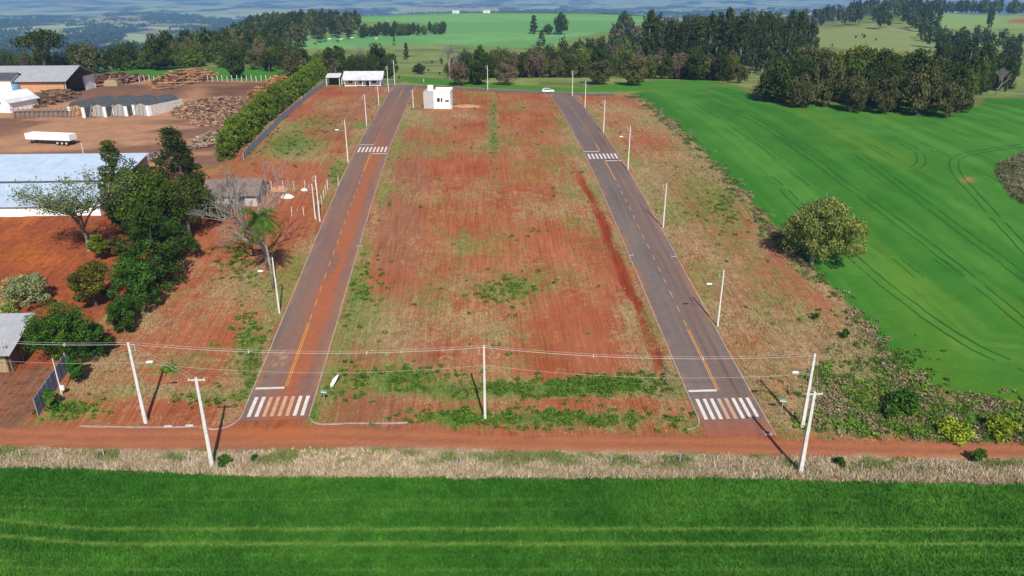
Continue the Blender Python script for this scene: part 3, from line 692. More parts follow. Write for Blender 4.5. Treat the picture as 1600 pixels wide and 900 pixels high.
# dry verge between the crop and the dirt road
n = 30000; x = rng.uniform(-72, 80, n); t = rng.uniform(0, 1, n); y0 = crop_front_y(x); y1 = line_y(DIRT_LO, x); y = y0 + (y1 - y0) * t
k = (rng.uniform(0, 1, n) < (.35 + fbm(x / 3, y / 3, 181, 3)) * ss(1.02, .75, t) ); x, y, t = x[k], y[k], t[k]
g = ss(.50, .62, fbm(x / 3.2, y / 1.8, 183, 3)) * ss(.15, .6, t) * .85
cc = mixc(mixc(alb(236, 218, 186), alb(188, 164, 132), rng.uniform(0, 1, len(x))), alb(118, 142, 62), g)
tufts('dead_grass', onland(x, y), rng.uniform(.25, .75, len(x)) * (1.1 - .6 * t), cc, 5, .22, .05, .9, 'straw coloured dead grass on the verge between crop and dirt road', 'grass')
def lot_points(n, poly, dens):
    """scatter inside an outline given in photo columns/rows, roughly even on the land"""
    w = W2(poly); xs_ = [p[0] for p in w]; ys_ = [p[1] for p in w]
    x = rng.uniform(min(xs_), max(xs_), n); y = rng.uniform(min(ys_), max(ys_), n)
    k = inside(x, y, w) & (np.abs(x - XL) > RW / 2 + .4) & (np.abs(x - XR) > RW / 2 + .4) & (y > line_y(DIRT_HI, x) + .2); x, y = x[k], y[k]
    A, B, M, al = paint(x, y, H(x, y)); k = rng.uniform(0, 1, len(x)) < dens(M, x, y); return x[k], y[k], B[k], M[k]
LOTS = [(60, 664), (330, 664), (500, 660), (800, 680), (1100, 683), (1300, 688), (1700, 700), (1700, 634), (1530, 622), (1460, 607), (1400, 562), (1340, 492), (1290, 442), (1235, 387), (1190, 332), (1150, 292), (1100, 240), (1060, 202), (1010, 162), (985, 150), (860, 150), (640, 142), (600, 138), (530, 140), (470, 180), (400, 250), (340, 320), (330, 360), (290, 440), (220, 490), (130, 570), (90, 640)]
x, y, B, M = lot_points(420000, LOTS, lambda M, x, y: ss(.25, .95, M + (fbm(x / 1.3, y / 1.3, 191, 3) - .5) * 1.2) * np.clip(150 / np.maximum(y, 90), .3, 1) ** 2 * .75)
print('lot tufts', len(x))
cc = B * rng.uniform(.75, 1.25, (len(x), 1)) * np.array([1, 1, 1])
tufts('wild_grass', onland(x, y), rng.uniform(.12, .42, len(x)) * (.7 + .5 * np.clip(M, 0, 1)), cc, 4, .25, .06, 1.0, 'patchy straw and green grass growing on the red soil of the empty lots', 'grass')
# leafy weeds
def weeds(name, pts, r, colr, label, nl=9):
    n = len(pts); V = np.zeros((n, nl, 4, 3), np.float32)
    a = rng.uniform(0, 2 * np.pi, (n, nl)); e = rng.uniform(.1, 1.2, (n, nl)); rr = r[:, None] * rng.uniform(.5, 1.2, (n, nl)); s = np.minimum(.12, r[:, None] * .36) * rng.uniform(.6, 1.2, (n, nl))
    c = np.stack([pts[:, None, 0] + rr * np.cos(a) * np.cos(e), pts[:, None, 1] + rr * np.sin(a) * np.cos(e), pts[:, None, 2] + rr * np.sin(e)], -1)
    u = rng.normal(size=(n, nl, 3)); u[..., 2] *= .4; u /= np.linalg.norm(u, axis=-1, keepdims=True)
    w = rng.normal(size=(n, nl, 3)); w = np.cross(u, w); w /= np.linalg.norm(w, axis=-1, keepdims=True)
    for i, (p, q) in enumerate(((-1, -.6), (1, -.6), (.7, .8), (-.7, .8))): V[:, :, i] = c + (u * p + w * q) * s[..., None]
    N = n * nl; cc = np.repeat((colr[:, None, :] * rng.uniform(.7, 1.35, (n, nl, 1)))[:, :, None, :], 4, 2)
    me = mesh_np(name, V.reshape(-1, 3), np.arange(N * 4).reshape(-1, 4), M_grass, {'col': cc.reshape(-1, 3)})
    return tag(link(name, me), label, 'weeds', None, 'stuff')
def wdens(M, x, y):
    return ss(.62, .80, fbm(x / 4.5, y / 4.5, 201, 4)) * .10
x, y, B, M = lot_points(60000, LOTS, wdens)
xs2 = [x]; ys2 = [y]
for bx, by, rx, ry, s, kk in BLOBS:
    if kk and s > .33:
        n = int(rx * ry * s * .26); qx = rng.normal(bx, rx * .55, n); qy = rng.normal(by, ry * .5, n)
        # turn picture spread into land spread about the blob's centre
        c = PZ(bx, by); ex = PZ(bx + rx, by); ey = PZ(bx, by - ry)
        wx = rng.normal(0, .55, n); wy = rng.normal(0, .55, n)
        X_ = c[0] + wx * (ex[0] - c[0]) + wy * (ey[0] - c[0]); Y_ = c[1] + wx * (ex[1] - c[1]) + wy * (ey[1] - c[1])
        k = (np.abs(X_ - XL) > RW / 2 + .5) & (np.abs(X_ - XR) > RW / 2 + .5) & (Y_ > line_y(DIRT_HI, X_) + .4) & (fbm(X_ / 2, Y_ / 2, 205, 3) > .42); xs2.append(X_[k]); ys2.append(Y_[k])
x = np.concatenate(xs2); y = np.concatenate(ys2); n = len(x); print('weeds', n)
cc = mixc(mixc(alb(66, 106, 30), alb(108, 138, 48), rng.uniform(0, 1, n)), alb(140, 140, 70), ss(.5, .75, fbm(x / 5, y / 5, 207, 3)) * .6)
weeds('leafy_weeds', onland(x, y), rng.uniform(.18, .5, n), cc, 'clumps of leafy green weeds scattered over the red lots', 24)

# ------------------------------------------------------------------ trees: crowns of many leaf faces, tapered trunks with limbs
def leafquads(c, nrm, s, colr, asp=.75):
    """small leaf faces at c (n,3), facing nrm, half size s (n,)"""
    n = len(c); w = rng.normal(size=(n, 3)); u = np.cross(nrm, w); u /= np.linalg.norm(u, axis=1, keepdims=True) + 1e-9
    w = np.cross(nrm, u); w /= np.linalg.norm(w, axis=1, keepdims=True) + 1e-9
    V = np.stack([c - u * s[:, None], c + w * (s * asp)[:, None], c + u * s[:, None], c - w * (s * asp)[:, None]], 1)
    return V.reshape(-1, 3), np.repeat(colr, 4, 0)
def crown_mesh(name, rx, rz, nclump, per, leaf, c0, c1, kind='round', cr=.30, seed=1, hue=.25):
    """crown around the origin's axis, z from 0 (underside) to 2*rz"""
    g = np.random.default_rng(seed); V = []; CC = []
    cen = []
    while len(cen) < nclump:
        p = g.uniform(-1, 1, 3); r = np.linalg.norm(p)
        if r > 1 or r < .35: continue
        if kind == 'round':
            th = math.atan2(p[1], p[0]); fl = .86 + .16 * math.sin(2 * th + seed) + .14 * math.sin(5 * th + 4 * p[2] + seed * 1.7); p = p * np.array([fl, fl, .92 + .14 * math.sin(3 * th + seed * .7)])
            if p[2] < 0: p[:2] *= 1 + .5 * abs(p[2])
            p = p * np.array([rx, rx, rz]) * .82; p[2] += rz
        elif kind == 'umbrella':
            if p[2] < -.2: continue
            p = p * np.array([rx, rx, rz * 1.6]) * .85; p[2] = p[2] * .9 + rz * .5
        elif kind == 'tall':                                   # eucalyptus: narrow, tapering
            h = g.uniform(0, 1) ** .85; a = g.uniform(0, 6.28); q = (.35 + .65 * math.sin(math.pi * min(1, .15 + .80 * h))) * g.uniform(.25, .9)
            p = np.array([rx * q * math.cos(a), rx * q * math.sin(a), 2 * rz * h])
        elif kind == 'cone':                                   # conifer in layers
            h = g.uniform(0, 1); lay = min(1, round(h * 13) / 13 + g.uniform(-.02, .02)); a = g.uniform(0, 6.28); q = (1 - lay * .88) * g.uniform(.45, .95)
            p = np.array([rx * q * math.cos(a), rx * q * math.sin(a), 2 * rz * lay - .12 * rx * q])
        elif kind == 'column':
            h = g.uniform(0, 1); a = g.uniform(0, 6.28); q = min(1, 1.5 * (1 - h) + .2) * g.uniform(.4, .85)
            p = np.array([rx * q * math.cos(a), rx * q * math.sin(a), 2 * rz * h])
        cen.append(p)
    cen = np.array(cen); mx = max(rx, .1)
    cs = cr * mx * g.uniform(.6, 1.25, nclump)
    if kind == 'cone': flat = .55
    elif kind == 'tall': flat = 1.1
    else: flat = .8
    dirs = g.normal(size=(nclump, per, 3)); dirs /= np.linalg.norm(dirs, axis=2, keepdims=True)
    rad = g.uniform(.45, 1.0, (nclump, per, 1)) ** .6
    off = dirs * rad * cs[:, None, None]; off[..., 2] *= flat
    c = (cen[:, None, :] + off).reshape(-1, 3)
    nr = (dirs + g.normal(size=dirs.shape) * .55).reshape(-1, 3); nr /= np.linalg.norm(nr, axis=1, keepdims=True)
    mixw = np.clip(np.repeat(g.uniform(0, 1, nclump), per) * .7 + g.uniform(0, 1, nclump * per) * .5, 0, 1)
    cc = mixc(np.array(c0), np.array(c1), mixw) * g.uniform(1 - hue, 1 + hue, (len(c), 1))
    if c0[1] > c0[0] * 1.25: cc = cc * np.array([1.14, 1.0, .62])
    s = leaf * g.uniform(.55, 1.3, len(c))
    v, k = leafquads(c, nr, s, cc); return mesh_np(name, v, np.arange(len(v)).reshape(-1, 4), M_leaf, {'col': k}), cen
def trunk_mesh(name, h, r, cen, zoff, m, nl=7, seed=1, lean=.05):
    g = random.Random(seed); mb = MB(); tx, ty = g.uniform(-lean, lean) * h, g.uniform(-lean, lean) * h
    pts = [(0, 0, -.4), (0, 0, .2), (tx * .4, ty * .4, h * .45), (tx, ty, h)]
    mb.tube(pts, [r * 1.35, r, r * .8, r * .45], 7)
    idx = list(range(len(cen))); g.shuffle(idx)
    for i in idx[:nl]:
        p = Vector(cen[i]) + Vector((0, 0, zoff)); s = g.uniform(.35, .8); a = Vector((tx * s, ty * s, h * s)); mid = a.lerp(p, .5) + Vector((0, 0, -.04 * h))
        mb.tube([a, mid, p], [r * .45, r * .28, r * .10], 5, False)
    return mb.mesh(name, m)
G = lambda r, g, b, k=1: alb(r, g, b, k)
KINDS = {}
def kind(nm, rx, rz, ncl, per, leaf, c0, c1, shape, trunk_h, trunk_r, cr=.3, bark=None, nv=3, under=0.15, lean=.05, hue=.25, nl=7, obj='broadleaf_tree'):
    L = []
    for v in range(nv):
        sd = (sum(map(ord, nm)) * 7 + v * 31) % 9973
        cm, cen = crown_mesh(nm + '_crown', rx * (1 + .12 * (v - 1)), rz * (1 - .08 * (v - 1)), ncl, per, leaf, c0, c1, shape, cr, sd, hue)
        H_ = trunk_h + 2 * rz
        zo = trunk_h - under * rz
        tm = trunk_mesh(nm + '_trunk', trunk_h + rz * (1.5 if shape in ('cone', 'tall', 'column') else .9), trunk_r, cen, zo, bark or M_bark, nl, sd, lean)
        L.append((cm, tm, zo))
    KINDS[nm] = dict(L=L, H=trunk_h + 2 * rz - under * rz, R=rx, obj=obj)
DK0, DK1 = G(40, 56, 30), G(66, 88, 42)
kind('dark', 4.5, 4.4, 60, 80, .24, DK0, DK1, 'round', 0.7, .32, under=.25)
kind('mid', 4.5, 4.2, 54, 78, .24, G(58, 80, 36), G(96, 118, 52), 'round', 0.7, .3, under=.25)
kind('olive', 4.5, 4.0, 52, 76, .24, G(72, 76, 44), G(108, 108, 62), 'round', 0.7, .3, under=.25)
kind('brown', 4.5, 4.0, 48, 60, .22, G(92, 82, 64), G(124, 108, 84), 'round', 1.6, .3, under=.25)
kind('yellow', 4.5, 4.0, 50, 70, .25, G(96, 112, 44), G(146, 152, 70), 'round', 4.0, .3)
kind('umbrella', 5.5, 2.2, 34, 44, .34, DK0, G(74, 92, 44), 'umbrella', 7.5, .35, obj='umbrella_tree', nl=9)
kind('euc', 3.0, 9.0, 70, 46, .32, G(40, 58, 38), G(70, 90, 58), 'tall', 3.5, .28, .34, M_palebark, 4, obj='eucalyptus_tree', lean=.02)
kind('conifer', 3.3, 5.2, 60, 34, .30, G(34, 52, 30), G(58, 80, 40), 'cone', 1.0, .28, .26, obj='conifer_tree')
kind('hedge', 2.0, 2.8, 44, 76, .16, G(66, 96, 34), G(112, 142, 54), 'column', .3, .15, .38, obj='hedge_tree', lean=.02)
def bare_mesh(name, h, seed, m, depth=5, spread=.55, r0=.3):
    g = random.Random(seed); mb = MB()
    def grow(p, d, L, r, k):
        q = p + d * L; mid = p.lerp(q, .5) + Vector((g.uniform(-.06, .06), g.uniform(-.06, .06), g.uniform(0, .05))) * L
        mb.tube([p, mid, q], [r, r * .82, r * .62], 5 if k > 2 else 3, False)
        if k == 0: return
        for i in range(3 if k < depth else 4):
            dd = (d + Vector((g.uniform(-1, 1), g.uniform(-1, 1), g.uniform(-.25, .6))) * spread * 1.25).normalized()
            if dd.z < -.05: dd.z = .05
            grow(q if i else mid.lerp(q, .6), dd, L * g.uniform(.62, .86), r * .6, k - 1)
    grow(Vector((0, 0, -.3)), Vector((g.uniform(-.1, .1), g.uniform(-.1, .1), 1)).normalized(), h * .27, r0, depth)
    return mb.mesh(name, m)
BARE = [bare_mesh('bare_tree', 10, s, M_greybark, 5) for s in (3, 8, 12)]
TREES = []
def blocked(b, r=0):
    return min(abs(b.x - XL), abs(b.x - XR)) < 6 + r and 70 < b.y < 290
def place_tree(b, h, nm, label, cat='tree', group=None, parts=True, wid=None, name=None, v=None):
    """one tree standing at b, h metres high, its crown wid metres across"""
    K = KINDS[nm]; cm, tm, zo = K['L'][v if v is not None else random.randrange(len(K['L']))]
    sz = h / K['H']; sx = (wid / (2 * K['R'])) if wid else sz * random.uniform(.88, 1.12)
    rz = random.uniform(0, 6.28)
    t = empty(name or K['obj'], b, rz, label, cat, group, (sx, sx, sz))
    if parts:
        link('trunk', tm, t); c = link('crown', cm, t, (0, 0, zo))
    else:
        bpy.data.objects.remove(t); t = link(name or K['obj'], cm); t.location = (b.x, b.y, b.z + zo * sz * .75); t.rotation_euler = (0, 0, rz); t.scale = (sx, sx, sz * 1.08); tag(t, label, cat, group)
    TREES.append(t); return t
def place_bare(b, h, label, group=None, wid=None, v=0, m=None, cat='tree', name='bare_tree'):
    me = BARE[v % 3]; o = link(name, me); o.location = b; s = h / 9.5; sx = wid / 8.5 if wid else s; o.scale = (sx, sx, s); o.rotation_euler = (0, 0, random.uniform(0, 6.28))
    return tag(o, label, cat, group)
def tp(px, by, ty, nm, label, wpx=None, group=None, d=None, **k):
    b = D(px, d) if d else P(px, by); h = height_to(b, ty); return place_tree(b, h, nm, label, wid=wpx * mpp(b) if wpx else None, group=group, **k)
def td(px, d, h, nm, label, w=None, group=None, **k):
    return place_tree(D(px, d), h, nm, label, wid=w, group=group, **k)

# --- the big tree in the right field: tight sunlit clumps, wide crown
b = P(1268, 412)
cm, cen = crown_mesh('crown', 8.6, 5.4, 100, 190, .17, G(70, 98, 52), G(140, 156, 100), 'round', .19, 78, .38)
t = empty('field_tree', b, 0, 'large olive green spreading tree standing alone at the edge of the right crop field', 'tree')
link('trunk', trunk_mesh('trunk', 6.0, .5, cen, 1.6, M_palebark, 16, 5, .03), t); link('crown', cm, t, (1.5, 0, -.2))
t.scale = (.9, .95, 1.16)
# --- trees along the left side of the plot, near ones with finer leaves
def near_tree(px, by, ty, wpx, c0, c1, shape, ncl, per, leaf, cr, label, name='broadleaf_tree', trunk=.3, bark=None, seed=1, hue=.25, foot=.12, flatz=1.0, nl=10):
    per = int(per * 1.7); leaf *= .78; hue = .32
    b = P(px, by); h = height_to(b, ty); w = wpx * mpp(b); th = h * foot; rz = (h - th) / 2
    cm, cen = crown_mesh('crown', w / 2, rz, ncl, per, leaf, c0, c1, shape, cr, seed, hue)
    t = empty(name, b, 0, label, 'tree')
    link('trunk', trunk_mesh('trunk', h * .8 if shape in ('cone', 'column') else h * .55, trunk, cen, th, bark or M_bark, nl, seed), t)
    link('crown', cm, t, (0, 0, th)); return t
near_tree(283, 305, 203, 104, G(34, 50, 26), G(66, 86, 36), 'cone', 100, 60, .24, .22, 'broad dark green conifer left of the hedge, tallest beside the long roof', 'conifer_tree', .35, seed=11)
near_tree(190, 330, 224, 74, G(38, 56, 28), G(78, 98, 42), 'cone', 80, 60, .22, .26, 'slim dark conifer behind the sparse tree, standing over the end of the long roof', 'conifer_tree', .28, seed=13)
near_tree(240, 385, 250, 135, G(44, 72, 28), G(92, 122, 46), 'round', 95, 80, .24, .22, 'big mid green leafy tree in front of the long roof end, lumpy crown', seed=17, foot=.2)
near_tree(298, 378, 262, 84, G(38, 60, 26), G(80, 104, 44), 'round', 50, 70, .22, .28, 'dark green tree between the big leafy tree and the grey bare tree', seed=19, foot=.2)
near_tree(246, 446, 330, 98, G(34, 60, 22), G(66, 100, 38), 'column', 80, 80, .23, .27, 'tall deep green shrubby tree with red soil on both sides, ivy like foliage', seed=23, foot=.05)
near_tree(216, 488, 400, 84, G(34, 66, 26), G(66, 108, 42), 'round', 50, 80, .22, .28, 'deep green leafy bush at the foot of the tree row above the mown lot', 'leafy_bush', .2, seed=27, foot=.03)
near_tree(158, 408, 362, 38, G(62, 90, 30), G(112, 132, 46), 'round', 34, 70, .18, .3, 'small yellow green tree at the foot of the sparse tree', seed=29, foot=.1, trunk=.15)
near_tree(188, 402, 366, 34, G(50, 66, 34), G(88, 96, 54), 'round', 26, 60, .18, .3, 'small dull green bush right of the yellow green tree', 'leafy_bush', .12, seed=31, foot=.05)
near_tree(152, 480, 402, 70, G(52, 66, 24), G(112, 116, 48), 'round', 60, 80, .20, .27, 'round brown green tree above the roof of the plank shack', seed=37, foot=.08)
near_tree(46, 478, 424, 80, G(92, 122, 92), G(168, 188, 158), 'umbrella', 56, 70, .17, .22, 'silvery pale green spreading bush on the red soil near the left edge', 'silver_bush', .15, seed=41, foot=.12)
near_tree(12, 500, 470, 42, G(70, 110, 40), G(150, 176, 110), 'round', 24, 60, .16, .3, 'small light green bush behind the grey roof of the plank shack', 'leafy_bush', .1, seed=43, foot=.05)
near_tree(108, 568, 472, 128, G(30, 66, 22), G(72, 112, 42), 'round', 120, 90, .17, .20, 'wide dense green tree beside the plank shack, feathery foliage', seed=47, foot=.05, hue=.35)
near_tree(150, 560, 500, 60, G(28, 60, 22), G(62, 98, 38), 'round', 50, 80, .17, .26, 'dense green tree right of the wide feathery one, over the empty lot', seed=49, foot=.03)
near_tree(122, 600, 548, 34, G(30, 84, 30), G(66, 124, 50), 'round', 26, 70, .15, .3, 'bright green bush growing behind the blue grey panel wall', 'leafy_bush', .1, seed=53, foot=.02)
near_tree(84, 640, 604, 26, G(44, 96, 36), G(84, 134, 54), 'round', 22, 60, .15, .32, 'low green bush at the front end of the panel wall', 'leafy_bush', .08, seed=54, foot=.02)
near_tree(212, 432, 380, 36, G(30, 66, 28), G(58, 100, 40), 'round', 24, 60, .2, .32, 'small dark bush on the left flank of the tall shrubby tree', 'leafy_bush', .12, seed=57, foot=.04)
near_tree(206, 372, 280, 84, G(36, 58, 26), G(74, 100, 42), 'round', 60, 80, .22, .28, 'dark leafy tree filling the gap below the slim dark conifer', seed=61, foot=.08)
near_tree(318, 338, 282, 46, G(40, 58, 28), G(76, 96, 44), 'round', 40, 70, .22, .3, 'smaller dark tree touching the left end of the old house', seed=63, foot=.08)
near_tree(270, 408, 330, 78, G(30, 58, 26), G(64, 100, 42), 'round', 60, 80, .22, .28, 'deep green tree right of the tall shrubby one, over the edge of the red lot', seed=65, foot=.05)
near_tree(196, 520, 462, 56, G(34, 70, 28), G(70, 108, 42), 'round', 44, 80, .18, .28, 'green bush between the wide feathery tree and the leafy row', 'leafy_bush', .15, seed=67, foot=.03)
near_tree(245, 350, 300, 90, G(36, 56, 28), G(70, 94, 42), 'round', 56, 80, .22, .28, 'dark tree deep inside the row behind the big leafy one', seed=69, foot=.05)
near_tree(226, 352, 244, 84, G(40, 66, 26), G(84, 112, 44), 'round', 64, 80, .22, .26, 'mid green leafy tree between the slim and the broad conifer', seed=73, foot=.1)
# sparse tree with its branches showing
b = P(139, 392); h = height_to(b, 238); t = empty('sparse_tree', b, 0, 'open tree with thin foliage and visible forked branches before the long roof', 'tree')
me = bare_mesh('branches', h * .93, 29, M_palebark, 5, .62, .32); link('trunk', me, t)
nb = np.array([v.co for v in me.vertices]); tips = nb[nb[:, 2] > h * .45]; g = np.random.default_rng(5); ii = g.integers(0, len(tips), 6500)
c = tips[ii] + g.normal(size=(6500, 3)) * .5; nn = g.normal(size=(6500, 3)); nn /= np.linalg.norm(nn, axis=1, keepdims=True)
v, k = leafquads(c, nn, .12 * g.uniform(.6, 1.4, 6500), mixc(G(84, 108, 56), G(124, 142, 80), g.uniform(0, 1, 6500))); link('crown', mesh_np('crown', v, np.arange(len(v)).reshape(-1, 4), M_leaf, {'col': k}), t)
t.scale = (1.4, 1.25, 1)
# leafless tree over the old house
b = P(418, 408); h = height_to(b, 262); t = empty('bare_tree', b, 2.2, 'grey leafless tree with a wide fan of twigs in front of the old house', 'tree')
link('trunk', bare_mesh('trunk', h * 1.02, 44, M_greybark, 6, .66, .42), t); t.scale = (1.05, 1.05, 1)
t.rotation_euler = (R(4), R(-13), .4); t.scale = (1.12, 1.05, 1.05)
b = P(378, 336); place_bare(b, height_to(b, 256), 'reddish brown leafless tree directly in front of the old house roof', wid=9, v=1)
b = P(352, 344); place_bare(b, height_to(b, 272), 'thin grey leafless tree at the left corner of the old house', wid=7, v=2)
near_tree(338, 346, 300, 34, G(44, 62, 30), G(86, 104, 50), 'round', 24, 60, .2, .3, 'small green shrub below the left corner of the old house', 'leafy_bush', .1, seed=71, foot=.03)
# palm
b = P(428, 452); h = height_to(b, 340); t = empty('palm_tree', b, 0, 'tall palm with a slim grey trunk and wind blown crown beside the left street', 'tree')
bend = [(0, 0, -.3), (-.1, 0, h * .4), (-.5, .1, h * .75), (-1.0, .2, h)]
MB().tube(bend, [.24, .19, .16, .14], 8).build('trunk', M_palebark, t, smooth=True)
g = random.Random(4); fm = None
for i in range(34):
    a = i * 2.399; el = g.uniform(-.35, 1.15); L = g.uniform(3.9, 5.0); V = []; Fc = []; n = 12
    d0 = Vector((math.cos(a) * math.cos(el), math.sin(a) * math.cos(el), math.sin(el))); p = Vector(bend[-1]); wind = Vector((.55, .25, -.05))
    sp = [p.copy()]; d = d0.copy()
    for s in range(n): d = (d + Vector((0, 0, -.17)) + wind * .09).normalized(); p = p + d * (L / n); sp.append(p.copy())
    side = d0.cross(Vector((0, 0, 1))).normalized()
    for s in range(1, n + 1):
        w = .8 * math.sin(math.pi * min(.96, .12 + .86 * s / n)) + .08; fwd = (sp[s] - sp[s - 1])
        for sg in (-1, 1):
            for q in (0, .5):
                o = sp[s - 1].lerp(sp[s], q); tip = o + side * sg * w + fwd * .9 + Vector((0, 0, -.32 * w - g.uniform(0, .18)))
                k0 = len(V); V += [tuple(o - fwd * .18), tuple(o + fwd * .22), tuple(tip)]; Fc.append((k0, k0 + 1, k0 + 2))
    V = np.array(V); cc = np.repeat(mixc(G(50, 88, 28), G(104, 132, 46), rng.uniform(0, 1, len(Fc))), 3, 0) * (1.0 if i > 3 else .8)
    link('frond', mesh_np('frond', V, np.array(Fc), M_leaf, {'col': cc}), t)
# --- hedge of bushy conifers along the sheet fence
HEDGE = W2([(352, 252), (395, 212), (440, 172), (480, 142), (508, 120)])
def along(L, s):
    d = [0]
    for a, b_ in zip(L, L[1:]): d.append(d[-1] + math.hypot(b_[0] - a[0], b_[1] - a[1]))
    s = max(0, min(1, s)) * d[-1]; return np.interp(s, d, [p[0] for p in L]), np.interp(s, d, [p[1] for p in L]), d[-1]
nh = 46
for i in range(nh):
    x, y, Lh = along(HEDGE, (i + .5) / nh); x += random.uniform(-.4, .4) - .7; z = float(H(np.array(x), np.array(y)))
    place_tree(Vector((x, y, z)), random.uniform(6.4, 8.6), 'hedge', 'bushy hedge tree above the sheet fence, ' + ('in the lower near part of the row', 'in the middle of the row', 'in the upper part toward the white house')[min(2, 3 * i // nh)], group='tall hedge trees beside the sawmill yard, ' + ('near part', 'middle', 'far part')[min(2, 3 * i // nh)], wid=random.uniform(3.7, 4.9))

# --- middle distance, single trees that stand out
tp(228, 104, 55, 'dark', 'round dark green tree alone before the blue valley, left of the forest hill', 50, d=385)
tp(348, 109, 66, 'dark', 'dark spreading tree standing out in the green strip left of the hedge top', 38, v=1, d=330)
tp(448, 117, 70, 'olive', 'olive brown tree at the right end of the green strip beside the hedge top', 42, d=310)
tp(40, 103, 46, 'umbrella', 'tall open crowned tree with pale stems behind the sawmill shed', 72, d=385)
tp(113, 104, 58, 'olive', 'greyish round tree between the open crowned tree and the round dark one', 52, d=385)
tp(525, 122, 72, 'umbrella', 'umbrella shaped dark tree left of the white metal roofed house', 44)
tp(592, 122, 70, 'dark', 'dense dark tree right behind the white metal roofed house', 46)
place_bare(P(560, 118), height_to(P(560, 118), 70), 'grey leafless tree behind the roof of the white house', wid=12, v=1)
place_bare(P(703, 124), height_to(P(703, 124), 60), 'tall pale leafless tree standing in the pasture right of the top street', wid=12, v=2)
tp(635, 93, 69, 'conifer', 'small dark conifer alone in the yellowish pasture', 15)
tp(616, 66, 54, 'conifer', 'tiny dark conifer alone in the far light green field', 6, parts=False)
tp(655, 116, 100, 'dark', 'low dark bush at the foot of the pasture behind the small white house', 26, name='pasture_bush')
tp(834, 53, 26, 'conifer', 'pointed dark tree in the far green field, left of its pair', 22)
tp(876, 54, 21, 'dark', 'large dark round tree in the far green field beside the pointed one', 28)
tp(856, 54, 38, 'dark', 'low dark tree between the pointed and the round tree of the far field', 20)
tp(846, 71, 48, 'conifer', 'slender dark tree below the far field pair, at the edge of the scrub', 18)
tp(1200, 158, 121, 'dark', 'small round dark tree alone in the right field before the wood', 28, name='small_round_tree')
tp(1545, 44, 14, 'dark', 'small dark tree at the edge of the far right meadow', 14, parts=False)
place_bare(P(1556, 150), height_to(P(1556, 150), 98), 'pale leafless tree at the right end of the dark wood', wid=9, v=0)
# --- woods and tree belts: every tree a thing, alike trees share their label
def wood(n, pxr, dr, hr, kinds, label, group, wr=None, cut=None, parts=True, name=None, fn=None, stuff=None):
    made = []; tries = 0
    while len(made) < n and tries < n * 60:
        tries += 1
        px = random.uniform(*pxr); d = math.sqrt(random.uniform(dr[0] ** 2, dr[1] ** 2))
        if fn and not fn(px, d): continue
        b = D(px, d)
        if cut and cut(b, px, d): continue
        h = random.uniform(*hr); w = random.uniform(*wr) if wr else h * random.uniform(.62, .85)
        if any((b.x - q.x) ** 2 + (b.y - q.y) ** 2 < (.36 * (w + qw)) ** 2 for q, qw in made): continue
        nm = random.choice(kinds); made.append((b, w))
        if stuff: STUFF.setdefault(stuff, []).append((b, h, w, nm)); continue
        adj = {'dark': 'dark green', 'mid': 'mid green', 'olive': 'olive', 'brown': 'brown twiggy', 'yellow': 'yellow green', 'umbrella': 'flat topped', 'euc': 'tall slim', 'hedge': 'bright green', 'conifer': 'pointed'}[nm]
        side = ('left end', 'middle', 'right end')[min(2, int(3 * (px - pxr[0]) / (pxr[1] - pxr[0])))]
        row = 'front' if d < dr[0] + .45 * (dr[1] - dr[0]) else 'back'
        place_tree(b, h, nm, adj + ' ' + label + ', ' + side + ', ' + row, group=adj + ' ' + group + ', ' + side + ', ' + row, wid=w, parts=parts, name=name)
    return made
STUFF = {}
def bake_stuff():
    g = np.random.default_rng(77)
    for (nm_, lab), L in STUFF.items():
        Vs = []; Cs = []
        for b, h, w, kd in L:
            K = KINDS[kd]; cm = K['L'][0][0]; nv = len(cm.vertices)
            if not hasattr(bake_stuff, kd):
                a = np.empty(nv * 3, np.float32); cm.vertices.foreach_get('co', a); c = np.empty(nv * 4, np.float32); cm.color_attributes['col'].data.foreach_get('color', c)
                setattr(bake_stuff, kd, (a.reshape(-1, 4, 3), c.reshape(-1, 4, 4)[:, :, :3], K))
            a, c, _ = getattr(bake_stuff, kd); k = g.permutation(len(a))[:430]; q = a[k]; ctr = q.mean(1, keepdims=True); q = ctr + (q - ctr) * 2.5
            sx = w / (2 * K['R']); sz = h / K['H'] * 1.1; t_ = g.uniform(0, 6.28); ca, sa = math.cos(t_), math.sin(t_)
            Vs.append(np.stack([b.x + sx * (q[..., 0] * ca - q[..., 1] * sa), b.y + sx * (q[..., 0] * sa + q[..., 1] * ca), b.z + sz * q[..., 2] + .04 * h], -1).reshape(-1, 3)); Cs.append((c[k] * g.uniform(.82, 1.2)).reshape(-1, 3))
        V = np.concatenate(Vs); tag(link(nm_, mesh_np(nm_, V, np.arange(len(V)).reshape(-1, 4), M_leaf, {'col': np.concatenate(Cs)})), lab, 'woods', None, 'stuff'); print(nm_, len(L), len(V) // 4)
wood(26, (-30, 240), (395, 445), (9, 15), ['dark', 'olive', 'mid', 'dark'], 'tree in the belt behind the sawmill shed', 'trees in the belt behind the sawmill')
wood(22, (150, 520), (392, 408), (5, 7.5), ['mid', 'hedge'], 'low bushy tree in the row behind the green strip', 'low trees behind the green strip', wr=(5, 8), name='bushy_tree')
wood(34, (240, 430), (415, 475), (10, 16), ['dark', 'mid', 'olive', 'dark', 'brown'], 'tree at the foot of the forest hill', 'trees at the foot of the left forest hill')
